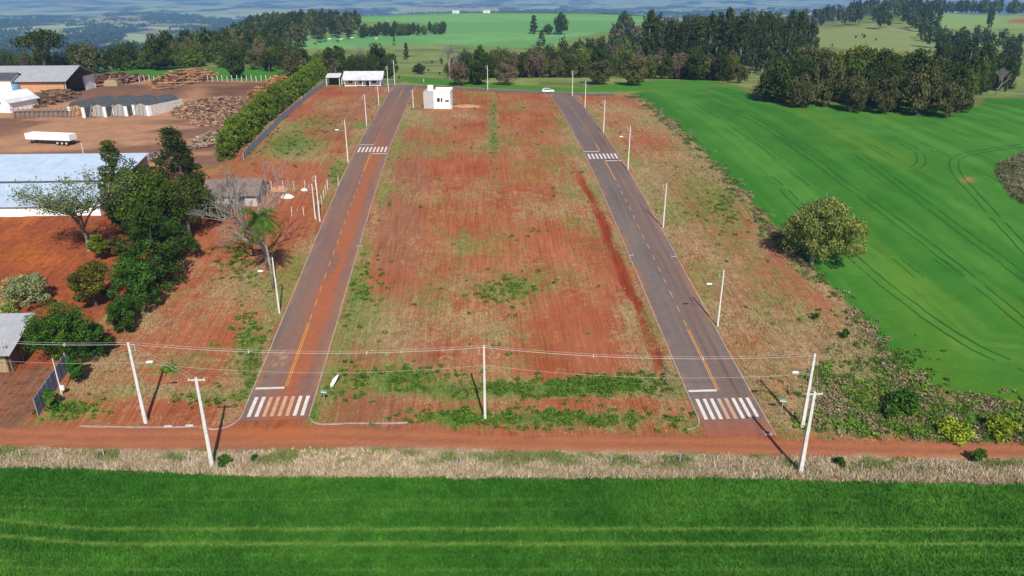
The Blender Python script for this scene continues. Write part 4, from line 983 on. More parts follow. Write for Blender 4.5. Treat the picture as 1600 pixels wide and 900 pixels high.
wood(260, (235, 600), (470, 930), (11, 16), ['dark', 'dark', 'mid', 'olive', 'dark'], 'dark broadleaf tree on the forested hill left of the far field', 'trees on the left forest hill', stuff=('forested_hill', 'dense forest covering the hill left of the far green field'),
     fn=lambda px, d: d > np.interp(px, [235, 330, 430, 445, 500, 545, 600], [500, 470, 470, 600, 720, 780, 1000]) and px < np.interp(d, [470, 600, 760, 930], [440, 430, 545, 560]))
wood(34, (545, 692), (770, 880), (8, 13), ['dark', 'dark', 'mid'], 'small tree in the thin belt that crosses the far field', 'trees in the belt across the far field', parts=False,
     fn=lambda px, d: abs(d - np.interp(px, [545, 692], [780, 870])) < 18)
wood(22, (375, 610), (345, 400), (9, 13), ['dark', 'olive', 'mid', 'umbrella', 'dark'], 'tree in the belt behind the hedge and the white house', 'trees behind the white house',
     fn=lambda px, d: not (540 < px < 610 and d < 362))
wood(74, (706, 1010), (312, 380), (8, 14), ['dark', 'olive', 'brown', 'mid', 'dark', 'dark'], 'tree in the belt behind the top street', 'trees in the belt behind the top street',
     fn=lambda px, d: d > np.interp(px, [700, 830, 860, 940, 1010], [318, 306, 318, 345, 370]))
for nn_, dr_, st_ in ((30, (395, 480), None), (64, (480, 640), ('wooded_slope', 'mixed woods on the slope below the far green field'))): wood(nn_, (820, 1040), dr_, (9, 15), ['dark', 'mid', 'olive', 'brown', 'dark', 'yellow'], 'tree on the slope below the far green field', 'trees on the slope below the far field',
     fn=lambda px, d: d < np.interp(px, [820, 880, 960, 1040], [430, 500, 640, 720]) and not (945 < px < 1015 and 400 < d < 560), stuff=st_)
wood(32, (985, 1160), (318, 350), (9, 14), ['dark', 'brown', 'mid', 'dark'], 'tree in front of the eucalyptus wood', 'trees in front of the eucalyptus wood')
wood(150, (1020, 1285), (360, 640), (22, 29), ['euc'], 'eucalyptus packed in the dense plantation', 'trees of the eucalyptus plantation', wr=(5.5, 8))
wood(50, (960, 1260), (640, 900), (14, 22), ['dark', 'mid', 'olive', 'brown'], 'distant broadleaf tree on the crest behind the eucalyptus plantation', 'x', stuff=('distant_woods', 'distant woods on the crests behind the plantation and pasture'))
wood(62, (1222, 1545), (252, 335), (11, 17), ['dark', 'dark', 'mid', 'dark', 'olive'], 'tree in the wood behind the right field', 'trees of the wood behind the right field',
     fn=lambda px, d: d > np.interp(px, [1222, 1260, 1545], [262, 246, 250]) and d < np.interp(px, [1222, 1300, 1450, 1545], [285, 330, 330, 290]))
wood(12, (1330, 1450), (325, 350), (14, 17), ['yellow'], 'flowering tree behind the dark wood', 'yellowish trees of the right wood')
wood(36, (1490, 1615), (300, 640), (14, 22), ['dark', 'euc', 'dark', 'mid'], 'tree in the wood at the right edge', 'trees of the wood at the right edge',
     fn=lambda px, d: d > np.interp(px, [1490, 1530, 1700], [420, 330, 275]), wr=(7, 11))
wood(130, (1180, 1480), (930, 1350), (12, 20), ['dark', 'mid', 'dark', 'olive'], 'dark tree on the wooded ridge above the tan pasture', 'x', stuff=('distant_woods', 'distant woods on the crests behind the plantation and pasture'),
     fn=lambda px, d: d > np.interp(px, [1180, 1300, 1400, 1480], [960, 990, 940, 930]))
wood(60, (1480, 1660), (1420, 1640), (14, 22), ['dark', 'mid'], 'small tree on the skyline above the far right meadow', 'x', stuff=('distant_woods', 'distant woods on the crests behind the plantation and pasture'))
wood(26, (1440, 1620), (700, 900), (10, 17), ['dark', 'mid', 'dark'], 'tree in the dip between the tan pasture and the far right meadow', 'x', stuff=('distant_woods', 'distant woods on the crests behind the plantation and pasture'))
wood(24, (600, 1020), (330, 560), (1.6, 3.4), ['olive', 'mid'], 'small shrub dotted over the rough pasture', 'shrubs dotted over the pasture', parts=False, name='shrub', fn=lambda px, d: d > 340 and (px < 800))
wood(14, (1260, 1520), (560, 880), (2, 4), ['olive', 'dark'], 'small shrub dotted on the tan pasture slope', 'shrubs on the tan pasture', parts=False, name='shrub')
bake_stuff()
for i, (px, by, ty, w, k) in enumerate([(716, 134, 86, 40, 'brown'), (748, 132, 92, 44, 'dark'), (790, 133, 96, 40, 'brown'), (935, 132, 92, 46, 'olive'), (990, 134, 90, 44, 'olive'), (1083, 124, 80, 54, 'dark'), (1020, 122, 84, 40, 'brown'), (1155, 130, 97, 30, 'olive')]):
    tp(px, by, ty, k, ['brown grey tree right of the pale leafless one', 'dark rounded tree behind the small pole of the top street', 'brown twiggy tree above the top street middle', 'olive tree behind the right street end',
                       'olive tree casting shade on the green gap right of the top street', 'big dark round tree before the eucalyptus plantation', 'brown leafless looking tree left of the big dark round one', 'olive tree at the right foot of the plantation'][i], w)
# --- far-off woods in the valley that read as one mass
def far_woods():
    g = np.random.default_rng(3); cm, _ = crown_mesh('clump', 6, 5, 7, 6, 2.2, G(38, 56, 30), G(58, 80, 40), 'round', .5, 5, .2)
    n = 70000; t = g.uniform(-.72, .80, n); d = np.exp(g.uniform(np.log(860), np.log(6500), n)); x = d * np.sin(t); y = d * np.cos(t)
    patch = fbm(x / 420, y / 420, 121, 4); p2 = fbm(x / 260 + 9, y / 260, 127, 3); px = azpx(x, y)
    keep = (patch < .50) & (p2 < .615) & ((px < 470) | (px > 1080) | (d > 2600)) & ((d > 1650) | ((px < 330) & (d > 900))) & (px > -120) & (px < 1720)
    x, y, d = x[keep], y[keep], d[keep]; z = H(x, y); print('far clumps', len(x))
    V = np.array([v.co for v in cm.vertices]); q = len(V) // 4
    sel = slice(0, 24 * 4); B = V[sel]
    s = g.uniform(.8, 1.6, len(x)) * (1 + d / 5000); a = g.uniform(0, 6.28, len(x))
    ca, sa = np.cos(a), np.sin(a)
    # clumps near enough get the full leaf set, the rest fewer
    outs = []; cols_ = []
    for lo, hi, nq in ((0, 2000, 26), (2000, 3500, 14), (3500, 9999, 8)):
        k = (d >= lo) & (d < hi); B = V.reshape(-1, 4, 3)[g.permutation(q)[:nq]] * (1 if nq > 20 else 1.25)
        m = k.sum()
        X = x[k, None, None] + s[k, None, None] * (B[None, ..., 0] * ca[k, None, None] - B[None, ..., 1] * sa[k, None, None])
        Y = y[k, None, None] + s[k, None, None] * (B[None, ..., 0] * sa[k, None, None] + B[None, ..., 1] * ca[k, None, None])
        Z = z[k, None, None] + s[k, None, None] * B[None, ..., 2]
        outs.append(np.stack([X, Y, Z], -1).reshape(-1, 3)); cv = mixc(G(36, 54, 30), G(66, 86, 46), g.uniform(0, 1, m)); cols_.append(np.repeat(cv, nq * 4, 0))
    V2 = np.concatenate(outs); print('far quads', len(V2) // 4)
    tag(link('forest', mesh_np('forest', V2, np.arange(len(V2)).reshape(-1, 4), M_leaf, {'col': np.concatenate(cols_)})), 'hazy blue green forest covering the far valley slopes', 'forest', None, 'stuff')
far_woods()
# --- scrub along the right field and in the lower right corner
def scrub():
    pts = []; g = np.random.default_rng(9)
    L = RF_BW
    for i in range(2600):
        s = g.uniform(0, 1) ** .75; x, y, _ = along(L, 1 - s * .98); x += g.normal(-1.0, 1.1); y += g.normal(0, 1); 
        if fbm(np.array(x / 3), np.array(y / 3), 221, 3) > .47: pts.append((x, y, 0))
    cor = W2([(1230, 600), (1300, 560), (1400, 575), (1480, 612), (1700, 632), (1700, 693), (1400, 690), (1240, 670)])
    for i in range(4200):
        x = g.uniform(min(p[0] for p in cor), max(p[0] for p in cor)); y = g.uniform(min(p[1] for p in cor), max(p[1] for p in cor))
        if inside(np.array(x), np.array(y), cor) and y > line_y(DIRT_HI, x) + .8 and fbm(np.array(x / 2.6), np.array(y / 2.6), 223, 3) > .46: pts.append((x, y, 1))
    a = np.array(pts); n = len(a); print('scrub', n)
    f = fbm(a[:, 0] / 2, a[:, 1] / 2, 225, 3); cc = mixc(alb(150, 134, 104), alb(96, 118, 54), ss(.42, .56, f)); cc = mixc(cc, alb(110, 144, 48), a[:, 2] * ss(.5, .7, f)); 
    weeds('scrub', onland(a[:, 0], a[:, 1]), g.uniform(.2, .62, n), cc * g.uniform(.8, 1.4, (n, 1)), 'dry and green scrub along the crop edge and in the lower right corner', 22)
    bpy.data.objects['scrub']['category'] = 'scrub'
scrub()
def island():
    g = np.random.default_rng(19); w = W2([(min(a, 1640), b) for a, b in ISLAND]); pts = []
    while len(pts) < 1500:
        x = g.uniform(min(p[0] for p in w), max(p[0] for p in w)); y = g.uniform(min(p[1] for p in w), max(p[1] for p in w))
        if not inside(np.array(x), np.array(y), w): continue
        dd = float(poly_dist(np.array(x), np.array(y), w, True))
        if g.uniform() < math.exp(-dd / 2.5) + .15: pts.append((x, y))
    a = np.array(pts); cc = mixc(alb(140, 130, 108), alb(96, 112, 62), ss(.4, .6, fbm(a[:, 0] / 3, a[:, 1] / 3, 227, 3))) * g.uniform(.7, 1.3, (1500, 1))
    weeds('scrub', onland(a[:, 0], a[:, 1]), g.uniform(.4, 1.2, 1500), cc, 'rough grey green scrub on the uncropped patch at the right edge', 20)
island()
for i, (px, py, w, hh, l) in enumerate([(1412, 622, 62, 40, 'big leafy green bush in the scrub of the lower right corner'), (1390, 640, 30, 22, 'small bush left below the big leafy one at lower right'), (1318, 522, 18, 16, 'dark little bush on the right lot'),
        (352, 720, 24, 20, 'low green bush at the foot of the pole by the crop'), (398, 715, 14, 16, 'dark green bush on the verge, right of the pole by the crop'), (1312, 722, 20, 14, 'dark bush on the verge right of the front pole'), (1275, 490, 16, 26, 'grey green bush on the right field edge below the large tree'),
        (1490, 672, 60, 22, 'lime green bush near the dirt road at lower right'), (1560, 668, 60, 24, 'lime green bush at the right edge above the dirt road'), (1526, 712, 26, 22, 'dark bush standing on the right part of the dirt road verge')]):
    b = P(px, py + hh / 2 - 2); s = mpp(b); w_ = w * s; h_ = hh * s
    lime = i in (7, 8)
    cm, cen = crown_mesh('leafy_bush', w_ / 2, h_ / 2, max(10, int(w * .8)), 34, .16, G(110, 144, 40) if lime else G(36, 74, 28), G(160, 186, 66) if lime else G(74, 118, 44), 'round', .3, 300 + i)
    tag(link('leafy_bush', cm, None, b), l, 'bush')

# ------------------------------------------------------------------ power poles, lamps and cables
def pole(px, by, ty, label, lamp=False, rack=True, w=.30, arm=(-1, 0), cross=False, box=False, name='utility_pole', group='concrete utility poles'):
    b = P(px, by); h = height_to(b, ty); t = empty(name, b, 0, label, 'pole', group)
    mb = MB(); a, c = w / 2, w * .3
    mb.add([(-a, -c * 1.2, -.4), (a, -c * 1.2, -.4), (a, c * 1.2, -.4), (-a, c * 1.2, -.4), (-c, -c * .7, h), (c, -c * .7, h), (c, c * .7, h), (-c, c * .7, h)],
           [(0, 3, 2, 1), (4, 5, 6, 7), (0, 1, 5, 4), (1, 2, 6, 5), (2, 3, 7, 6), (3, 0, 4, 7)])
    mb.build('shaft', M_conc, t)
    if rack:
        r = MB(); s = arm[0]
        for z in (h - .25, h - 1.1): r.tube([(0, 0, z), (s * .55, 0, z)], .028, 5)
        r.tube([(s * .55, 0, h - .2), (s * .55, 0, h - 1.15)], .028, 5); r.build('bracket', M_metal, t)
        for z in (h - .3, h - .65, h - 1.0):
            MB().tube([(s * .6, 0, z - .07), (s * .6, 0, z + .07)], [.05, .06], 6).build('insulator', M_white, t)
    if cross:
        MB().box(-.9, .9, -.06, .06, h - .35, h - .23).build('crossarm', M_conc, t)
        for x in (-.8, 0, .8): MB().tube([(x, 0, h - .23), (x, 0, h - .02)], [.06, .04], 6).build('insulator', M_white, t)
    if lamp:
        z = h * .74; s = arm[0]
        MB().tube([(s * .1, 0, z - .3), (s * .7, 0, z + .1), (s * 1.7, 0, z + .25)], .035, 5).build('lamp_arm', M_metal, t)
        l = MB(); l.add([(s * 1.6, -.14, z + .18), (s * 2.35, -.18, z + .2), (s * 2.35, .18, z + .2), (s * 1.6, .14, z + .18), (s * 1.6, -.1, z + .33), (s * 2.3, -.12, z + .36), (s * 2.3, .12, z + .36), (s * 1.6, .1, z + .33)],
                        [(0, 3, 2, 1), (4, 5, 6, 7), (0, 1, 5, 4), (1, 2, 6, 5), (2, 3, 7, 6), (3, 0, 4, 7)]); l.build('luminaire', M_lamp, t)
    if box:
        MB().box(.12, .62, -.32, -.06, .9, 1.5).build('meter_box', M_lamp, t)
    return t, b, h
PO = {}
PO['a'] = pole(228, 660, 535, 'tall white pole left of the left street, above the dirt road, carrying a lamp bracket', True, arm=(1, 0), w=.42)
PO['b'] = pole(332, 728, 590, 'tall white pole on the verge by the crop, left of the left street mouth', False, False, .44, cross=True)
PO['c'] = pole(758, 656, 540, 'white pole standing alone in the middle lot above the dirt road', w=.32)
PO['d'] = pole(1253, 668, 553, 'rear one of the two tall white poles right of the right street mouth', True, w=.44)
PO['e'] = pole(1250, 740, 612, 'front one of the two tall white poles, on the verge by the crop at right', False, False, .46, cross=True)
PO['f'] = pole(97, 617, 560, 'short thin pole with a white meter box beside the panel wall', False, False, .16, box=True)
for k, a in (('l1', (437, 490, 402, 'pole with two brackets by the left kerb just below the palm', True)), ('l2', (500, 346, 274, 'right one of the paired poles by the left kerb, taller', False)), ('l3', (493, 342, 287, 'left one of the paired poles by the left kerb, shorter', False)),
             ('l4', (544, 253, 187, 'pole with a white lamp by the upper left kerb near the crosswalk', True)), ('l5', (573, 197, 147, 'plain pole by the left kerb, next above the lamp pole', False)), ('l6', (592, 165, 134, 'thin pole by the left kerb below the white house', False)),
             ('l7', (607, 143, 103, 'pole at the top left street corner in front of the white house', False)), ('l8', (617, 133, 94, 'tall pole right of the white metal roofed house', False)), ('l9', (646, 170, 140, 'small pole between the street and the small white box house', False)),
             ('m1', (762, 141, 102, 'pole standing alone in the middle of the top street', False)), ('r7', (894, 150, 110, 'pole at the top end of the right street, left side', False)), ('r6', (914, 168, 127, 'pole at the top end of the right street, right side', False)),
             ('r5', (943, 207, 156, 'plain pole right of the right street, next to the top ones', False)), ('r4', (981, 265, 197, 'pole with two white lamps beside the upper right crosswalk', True)), ('r3', (1036, 356, 286, 'plain pole halfway down the right street', False)),
             ('r2', (1121, 510, 422, 'pole with a white lamp on the right street below its middle', True))):
    PO[k] = pole(a[0], a[1], a[2], a[3], lamp=a[4], w=.26)
pole(132, 247, 222, 'short pole behind the long roof in the sawmill yard', False, False, .18)
def cable(p, q, sag, r=.0105, n=14, parent=None):
    pts = [p.lerp(q, i / n) - Vector((0, 0, sag * 4 * (i / n) * (1 - i / n))) for i in range(n + 1)]; MB().tube(pts, r, 4, False).build('wire', M_wire, parent)
def line(keys, label, offs, sag=.5, ext=None, sp=False, group=None):
    t = empty('power_line', (0, 0, 0), 0, label, 'cables')
    pts = [(PO[k][1] + Vector((0, 0, PO[k][2]))) for k in keys]
    if ext: pts = [ext[0]] * bool(ext[0]) + pts + [ext[1]] * bool(ext[1])
    for a, b in zip(pts, pts[1:]):
        L = (b - a).length
        for ox, oy, dz in offs: cable(a + Vector((ox, oy, dz)), b + Vector((ox, oy, dz)), sag * (L / 50) ** 1.5 if L < 80 else sag, parent=t)
        if sp:
            n = 3
            for i in range(1, n):
                s = i / n; p = a.lerp(b, s) - Vector((0, 0, sag * 4 * s * (1 - s) * (L / 50) ** 1.5)) + Vector((0, 0, -.2))
                MB().box(-.03, .03, -.15, .15, -.16, .12).build('spacer', M_lamp, t, p)
    return t
Lx = P(-60, 640); Lx = Vector((Lx.x, Lx.y, Lx.z + 10.2))
line(['a', 'c', 'd'], 'three pale spaced cables crossing the picture over the lower street ends', [(0, -.25, -.1), (0, 0, -.25), (0, .25, -.1)], 1.3, (Lx, None), True)
line(['a', 'c', 'd'], 'single lower cable slung between the three poles above the dirt road', [(0, 0, -2.6)], 1.6, (Lx, None))
line(['r7', 'r6', 'r5', 'r4', 'r3', 'r2', 'd'], 'cables running down the right street from pole to pole', [(-.6, 0, -.3), (-.6, 0, -1.0)], .7)
line(['l8', 'l7', 'l6', 'l5', 'l4', 'l2', 'l1', 'a'], 'cables running down the left street from pole to pole', [(-.55, 0, -.4)], .7)
line(['a', 'b'], 'short cables between the two tall white poles at left', [(-.3, 0, -.2), (.3, 0, -.2)], .2)
line(['d', 'e'], 'short cables between the two tall white poles at right', [(-.3, 0, -.2), (.3, 0, -.2)], .2)
# street name signs, leaning white banner
for px, by, l in ((508, 634, 'small green street sign on a post at the left street corner'), (1220, 648, 'small green street sign on a post right of the right street')):
    b = P(px, by); t = empty('street_sign', b, R(-12), l, 'street sign'); MB().tube([(0, 0, -.2), (0, 0, 2.3)], .035, 6).build('post', M_conc2, t)
    MB().box(-.38, .38, -.02, .02, 1.9, 2.3).build('sign_face', M_sign, t); MB().box(-.38, .38, -.026, -.021, 1.9, 2.0).build('sign_border', M_lamp, t)
b = P(517, 606); t = empty('leaning_banner', b, 0, 'white blade shaped banner with a pink tip leaning over the left street corner', 'banner')
bm_ = MB(); prof = [(0, 0), (.25, .2), (.95, 1.15), (1.35, 1.9), (1.5, 2.35), (1.05, 2.05), (.45, 1.5), (-.02, .7)]
bm_.prism(prof, -.06, .06); o = bm_.build('cloth', M_lamp, t); MB().tube([(-.05, .1, -.2), (.2, .1, .3), (1.5, .1, 2.36), (1.75, .1, 2.75)], .03, 6).build('rod', M_pink, t)
t.rotation_euler = (R(-12), 0, R(8)); t.scale = (.75, .75, .75)
# kerb inlets beside the streets (small concrete drain frames)
for px, py, l in ((562, 383, 'small concrete drain inlet on the right kerb of the left street'), (1052, 400, 'small concrete drain inlet on the right kerb of the right street'), (985, 398, 'small drain inlet on the left kerb of the right street'), (1199, 677, 'concrete drain inlet at the lower end of the right street')):
    b = P(px, py); t = empty('drain_inlet', b, 0, l, 'drain'); MB().box(-.5, .5, -.4, .4, -.1, .14).build('slab', M_kerb, t); MB().box(-.35, .35, -.25, .25, .145, .16).build('grate', M_dark, t)
# scattered stones and litter
for px, py, l in ((263, 667, 'white kerb stone lying on the left part of the dirt road edge'), (296, 666, 'white block lying at the kerb left of the left street')):
    b = P(px, py); tag(MB().box(-.45, .45, -.15, .15, -.02, .16).build('loose_kerb_stone', M_white, None, b), l, 'stone')

# ------------------------------------------------------------------ posts and fences
def post_row(pts, h, label, name='post_fence', w=.11, rails=0, m=None):
    t = empty(name, (0, 0, 0), 0, label, 'fence'); me = MB().box(-w / 2, w / 2, -w / 2, w / 2, -.3, h).mesh('post', m or M_conc)
    for i, (x, y) in enumerate(pts):
        o = link('post', me, t, (x, y, float(H(np.array(x), np.array(y))))); o.rotation_euler = (random.uniform(-.05, .05), random.uniform(-.05, .05), random.uniform(0, 1))
    for k in range(rails):
        z = h * (.9 - .35 * k)
        for a, b_ in zip(pts, pts[1:]):
            MB().tube([(a[0], a[1], float(H(np.array(a[0]), np.array(a[1]))) + z), (b_[0], b_[1], float(H(np.array(b_[0]), np.array(b_[1]))) + z)], .012, 3, False).build('wire', M_wire, t)
    return t
post_row(W2([(425, 297), (443, 296), (460, 297), (477, 296), (494, 295), (512, 294), (529, 291)]), 2.0, 'row of pale concrete posts behind the rubble beside the left street')
post_row(W2([(512, 296), (509, 304), (506, 312), (503, 320), (500, 328)]), 2.0, 'short row of pale posts running down beside the left kerb')
post_row(W2([(456, 337), (475, 337)]), 1.8, 'two lone pale posts in the grass between palm and street')
post_row(W2([(310, 334), (327, 334), (343, 334), (362, 334)]), 1.6, 'row of pale posts below the old house and the bare tree')
post_row(W2([(150 + i * 7.6, 128 - (1.5 if i % 3 else 0)) for i in range(38)]), 2.2, 'long line of thin white posts along the green strip behind the sawmill yard', w=.2)
post_row(W2([(33, 716), (97, 712), (163, 714), (296, 727), (400, 716), (720, 728), (955, 724), (1062, 722), (1160, 726), (1345, 737), (1424, 741), (1510, 736)]), 1.1, 'old low wooden fence posts standing along the dry verge', m=M_conc2)
post_row(W2([(962 + i * 5.5, 82 - i * .4) for i in range(8)]), 3.0, 'row of short stakes on the tan patch at the plantation edge', w=.5, m=M_wood)
# grey sheet fence below the hedge
FEN = W2([(381, 250), (398, 232), (430, 200), (462, 170), (490, 147), (510, 134)])
t = empty('sheet_fence', (0, 0, 0), 0, 'grey blue sheet fence running along the foot of the tall hedge', 'fence'); NP = 58
for i in range(NP):
    x0, y0, _ = along(FEN, i / NP); x1, y1, _ = along(FEN, (i + .96) / NP); z0 = float(H(np.array(x0), np.array(y0), False)); hh = 1.75 + .12 * ((i * 7) % 3)
    dx, dy = x1 - x0, y1 - y0; L = math.hypot(dx, dy); nx_, ny_ = -dy / L * .04, dx / L * .04
    mb = MB(); mb.add([(x0 - nx_, y0 - ny_, z0 - .2), (x1 - nx_, y1 - ny_, z0 - .2), (x1 + nx_, y1 + ny_, z0 - .2), (x0 + nx_, y0 + ny_, z0 - .2), (x0 - nx_, y0 - ny_, z0 + hh), (x1 - nx_, y1 - ny_, z0 + hh), (x1 + nx_, y1 + ny_, z0 + hh), (x0 + nx_, y0 + ny_, z0 + hh)],
                      [(0, 3, 2, 1), (4, 5, 6, 7), (0, 1, 5, 4), (1, 2, 6, 5), (2, 3, 7, 6), (3, 0, 4, 7)])
    mb.build('panel', M_fence, t)
    MB().box(x0 - .06, x0 + .06, y0 - .06, y0 + .06, z0 - .2, z0 + hh + .1).build('post', M_conc2, t)
# stepped wall of concrete panels, lower left
t = empty('panel_wall', (0, 0, 0), 0, 'blue grey wall of stacked concrete panels stepping up the slope at lower left', 'wall')
A0 = PZ(60, 650); A1 = PZ(107, 578); n = 8
for i in range(n):
    x0 = A0[0] + (A1[0] - A0[0]) * i / n; y0 = A0[1] + (A1[1] - A0[1]) * i / n; x1 = A0[0] + (A1[0] - A0[0]) * (i + 1) / n; y1 = A0[1] + (A1[1] - A0[1]) * (i + 1) / n
    z = float(H(np.array(x0), np.array(y0), False)); d = Vector((x1 - x0, y1 - y0, 0)); L = d.length; rz = math.atan2(d.y, d.x)
    for k in range(5):
        o = MB().box(.07, L - .07, -.035, .035, k * .5 - (.3 if k == 0 else -.012), (k + 1) * .5).build('panel', M_panel, t, (x0, y0, z)); o.rotation_euler = (0, 0, rz)
    o = MB().box(-.06, .06, -.05, .05, -.3, 2.54).build('post', M_panel, t, (x0, y0, z)); o.rotation_euler = (0, 0, rz)
z = float(H(np.array(A1[0]), np.array(A1[1]), False)); o = MB().box(-.08, .08, -.09, .09, -.3, 2.62).build('post', M_conc2, t, (A1[0], A1[1], z))

# ------------------------------------------------------------------ buildings
def gable(name, label, base, L, Wd, eave, ridge, rz=0, wall=M_wwall, roof=M_groof, over=.6, doors=(), wins=(), cat='shed', open_end=None, left=True):
    """ridge along local x; base = front right corner on the ground; building runs to -x and +y"""
    t = empty(name, base, rz, label, cat)
    def w(nm, *b): return MB().box(*b).build(nm, wall, t)
    th = .2
    w('wall', -L, 0, 0, th, -1, eave); w('wall', -L, 0, Wd - th, Wd, -1, eave)
    for x0, x1, end in ((-L, -L + th, 'l'), (-th, 0, 'r')):
        if open_end == end: continue
        MB().prismx([(th + .003, -1), (Wd - th - .003, -1), (Wd - th - .003, eave), (Wd / 2, ridge - .1), (th + .003, eave)], x0, x1).build('wall', wall, t)
    for s in (0, 1):
        y0, y1 = (-over, Wd / 2) if s == 0 else (Wd + over, Wd / 2)
        sl_ = (ridge - eave) / (Wd / 2); ze = eave - over * sl_
        mb = MB(); mb.add([(-L - over, y0, ze), (over, y0, ze), (over, y1, ridge), (-L - over, y1, ridge), (-L - over, y0, ze + .14), (over, y0, ze + .14), (over, y1, ridge + .14), (-L - over, y1, ridge + .14)],
                          [(0, 3, 2, 1), (4, 5, 6, 7), (0, 1, 5, 4), (1, 2, 6, 5), (2, 3, 7, 6), (3, 0, 4, 7)]); mb.build('roof', roof, t)
    for x, z, ww, hh in wins:
        f = MB().box(x - ww / 2, x + ww / 2, -.06, -.004, z, z + hh).build('window', M_glass, t); MB().box(x - ww / 2 - .08, x + ww / 2 + .08, -.09, -.062, z - .1, z - .02).build('sill', M_wwall, f); MB().box(x - .03, x + .03, -.08, -.062, z, z + hh).build('mullion', M_wwall, f)
    for x, ww, hh in doors: MB().box(x - ww / 2, x + ww / 2, -.05, -.004, -.1, hh).build('door', M_dark, t)
    return t
# long shed with sheet roof and brick wall, upper left
b = P(105, 149); s = mpp(b); h = height_to(b, 125)
t = gable('sawmill_shed', 'long sawmill shed with grey sheet roof, orange brick wall and open dark gable end', b, 36, 21, h, h + 3.6, 0, M_brick, M_groof, 1.2, open_end='r')
MB().box(-.3, .15, 0, .4, -1, h).build('pillar', M_wwall, t); MB().box(-.3, .15, 20.6, 21, -1, h).build('pillar', M_wwall, t)
MB().box(-.6, .1, 14, 20.5, -1, h * .95).build('inner_wall', M_wwall, t)
for x in (-6, -12, -18): MB().box(x - .2, x + .2, -.08, -.004, -1, h - .1).build('pilaster', M_brick, t)
b = P(22, 152); h = height_to(b, 124)
t = gable('small_shed', 'small dark roofed shed at the left edge beside the blue tank', b, 14, 9, h, h + 1.6, 0, M_wwall, M_dark, .6)
b = P(25, 150); t = empty('water_tank', b, 0, 'round blue plastic tank between the two sheds at the upper left', 'tank')
MB().tube([(0, 0, -.5), (0, 0, .2), (0, 0, 3.6), (0, 0, 4.1), (0, 0, 4.3)], [2.1, 2.2, 2.2, 1.8, .6], 20).build('tank_body', M_blue, t, smooth=True)
for z in (1.0, 2.0, 3.0): MB().tube([(0, 0, z - .06), (0, 0, z + .06)], 2.24, 20).build('band', M_conc2, t)
# white domed hut with pale lean roof (steam house)
b = P(4, 176); h = height_to(b, 147); s = mpp(b); w_ = 30 * s
t = empty('domed_hut', b, R(-14), 'white hut with rounded gable and pale sheet roof, left of the kilns', 'hut')
L = 11; prof = [(-w_ * .7, -.5), (w_ * .5, -.5), (w_ * .5, h * .5), (w_ * .3, h * .82), (0, h), (-w_ * .4, h * .9), (-w_ * .7, h * .55)]
MB().prism(prof, 0, L).build('wall', M_wwall, t)
MB().add([(-.5, -.3, h + .1), (w_ * .62, -.3, h * .52), (w_ * .62, L + .5, h * .52), (-.5, L + .5, h + .1), (-.5, -.3, h + .24), (w_ * .62, -.3, h * .52 + .14), (w_ * .62, L + .5, h * .52 + .14), (-.5, L + .5, h + .24)],
         [(0, 3, 2, 1), (4, 5, 6, 7), (0, 1, 5, 4), (1, 2, 6, 5), (2, 3, 7, 6), (3, 0, 4, 7)]).build('roof', M_wroof, t)
MB().box(-1.0, .2, -.05, -.004, h * .45, h * .65).build('vent', M_dark, t)
# row of arched kilns
kb = [(122, 183), (155, 182), (188, 181), (222, 180)]
for i, (px, py) in enumerate(kb):
    b = P(px, py); s = mpp(b); w_ = 32 * s; h = 27 * s * .92
    t = empty('charcoal_kiln', b, R(-20), ['leftmost arched kiln with dark cover, beside the timber rack', 'second arched kiln with pale front from the timber rack', 'third arched kiln with dark cover and props', 'rightmost arched kiln with the long pale side wall'][i], 'kiln', 'arched kilns in a row in the sawmill yard')
    ar = [(w_ * .5 * math.cos(R(a)), h * .55 + h * .42 * math.sin(R(a))) for a in range(0, 181, 15)]
    MB().prism([(w_ * .47, -.5)] + ar + [(-w_ * .47, -.5)], .3, 13).build('vault', M_dark, t)
    MB().prism([(w_ * .45, -.5), (w_ * .45, h * .52), (0, h * .72), (-w_ * .45, h * .52), (-w_ * .45, -.5)], .0, .28).build('front_wall', M_conc2 if i else M_brick, t)
    MB().box(-w_ * .5, -w_ * .36, -.35, -.02, -.5, h * .62).build('pillar', M_wwall, t); MB().box(w_ * .36, w_ * .5, -.35, -.02, -.5, h * .62).build('pillar', M_wwall, t)
    for x in (-.22, 0, .22): MB().tube([(x * w_, -2.2, -.2), (x * w_ + random.uniform(-.4, .4), -.4, h * .7)], .09, 5).build('prop', M_ywood, t)
    if i == 3: MB().box(w_ * .47, w_ * .56, .2, 14, -.5, h * .62).build('side_wall', M_rubble, t)
# timber rack in front of the hut
b = P(128, 183); t = empty('timber_rack', b, R(0), 'long low rack of upright timbers in front of the white domed hut', 'rack')
for i in range(15):
    x = -i * 1.35; MB().tube([(x, -1.2, -.2), (x + .1, -.1, 3.0)], .1, 5).build('upright', M_wood, t)
for z in (.9, 2.4): MB().tube([(.3, -.5, z), (-20, -.5, z)], .09, 5).build('rail', M_wood, t)
MB().box(-19.5, 0, .4, 2.4, -.3, 1.7).build('stacked_boards', M_rtile, t)
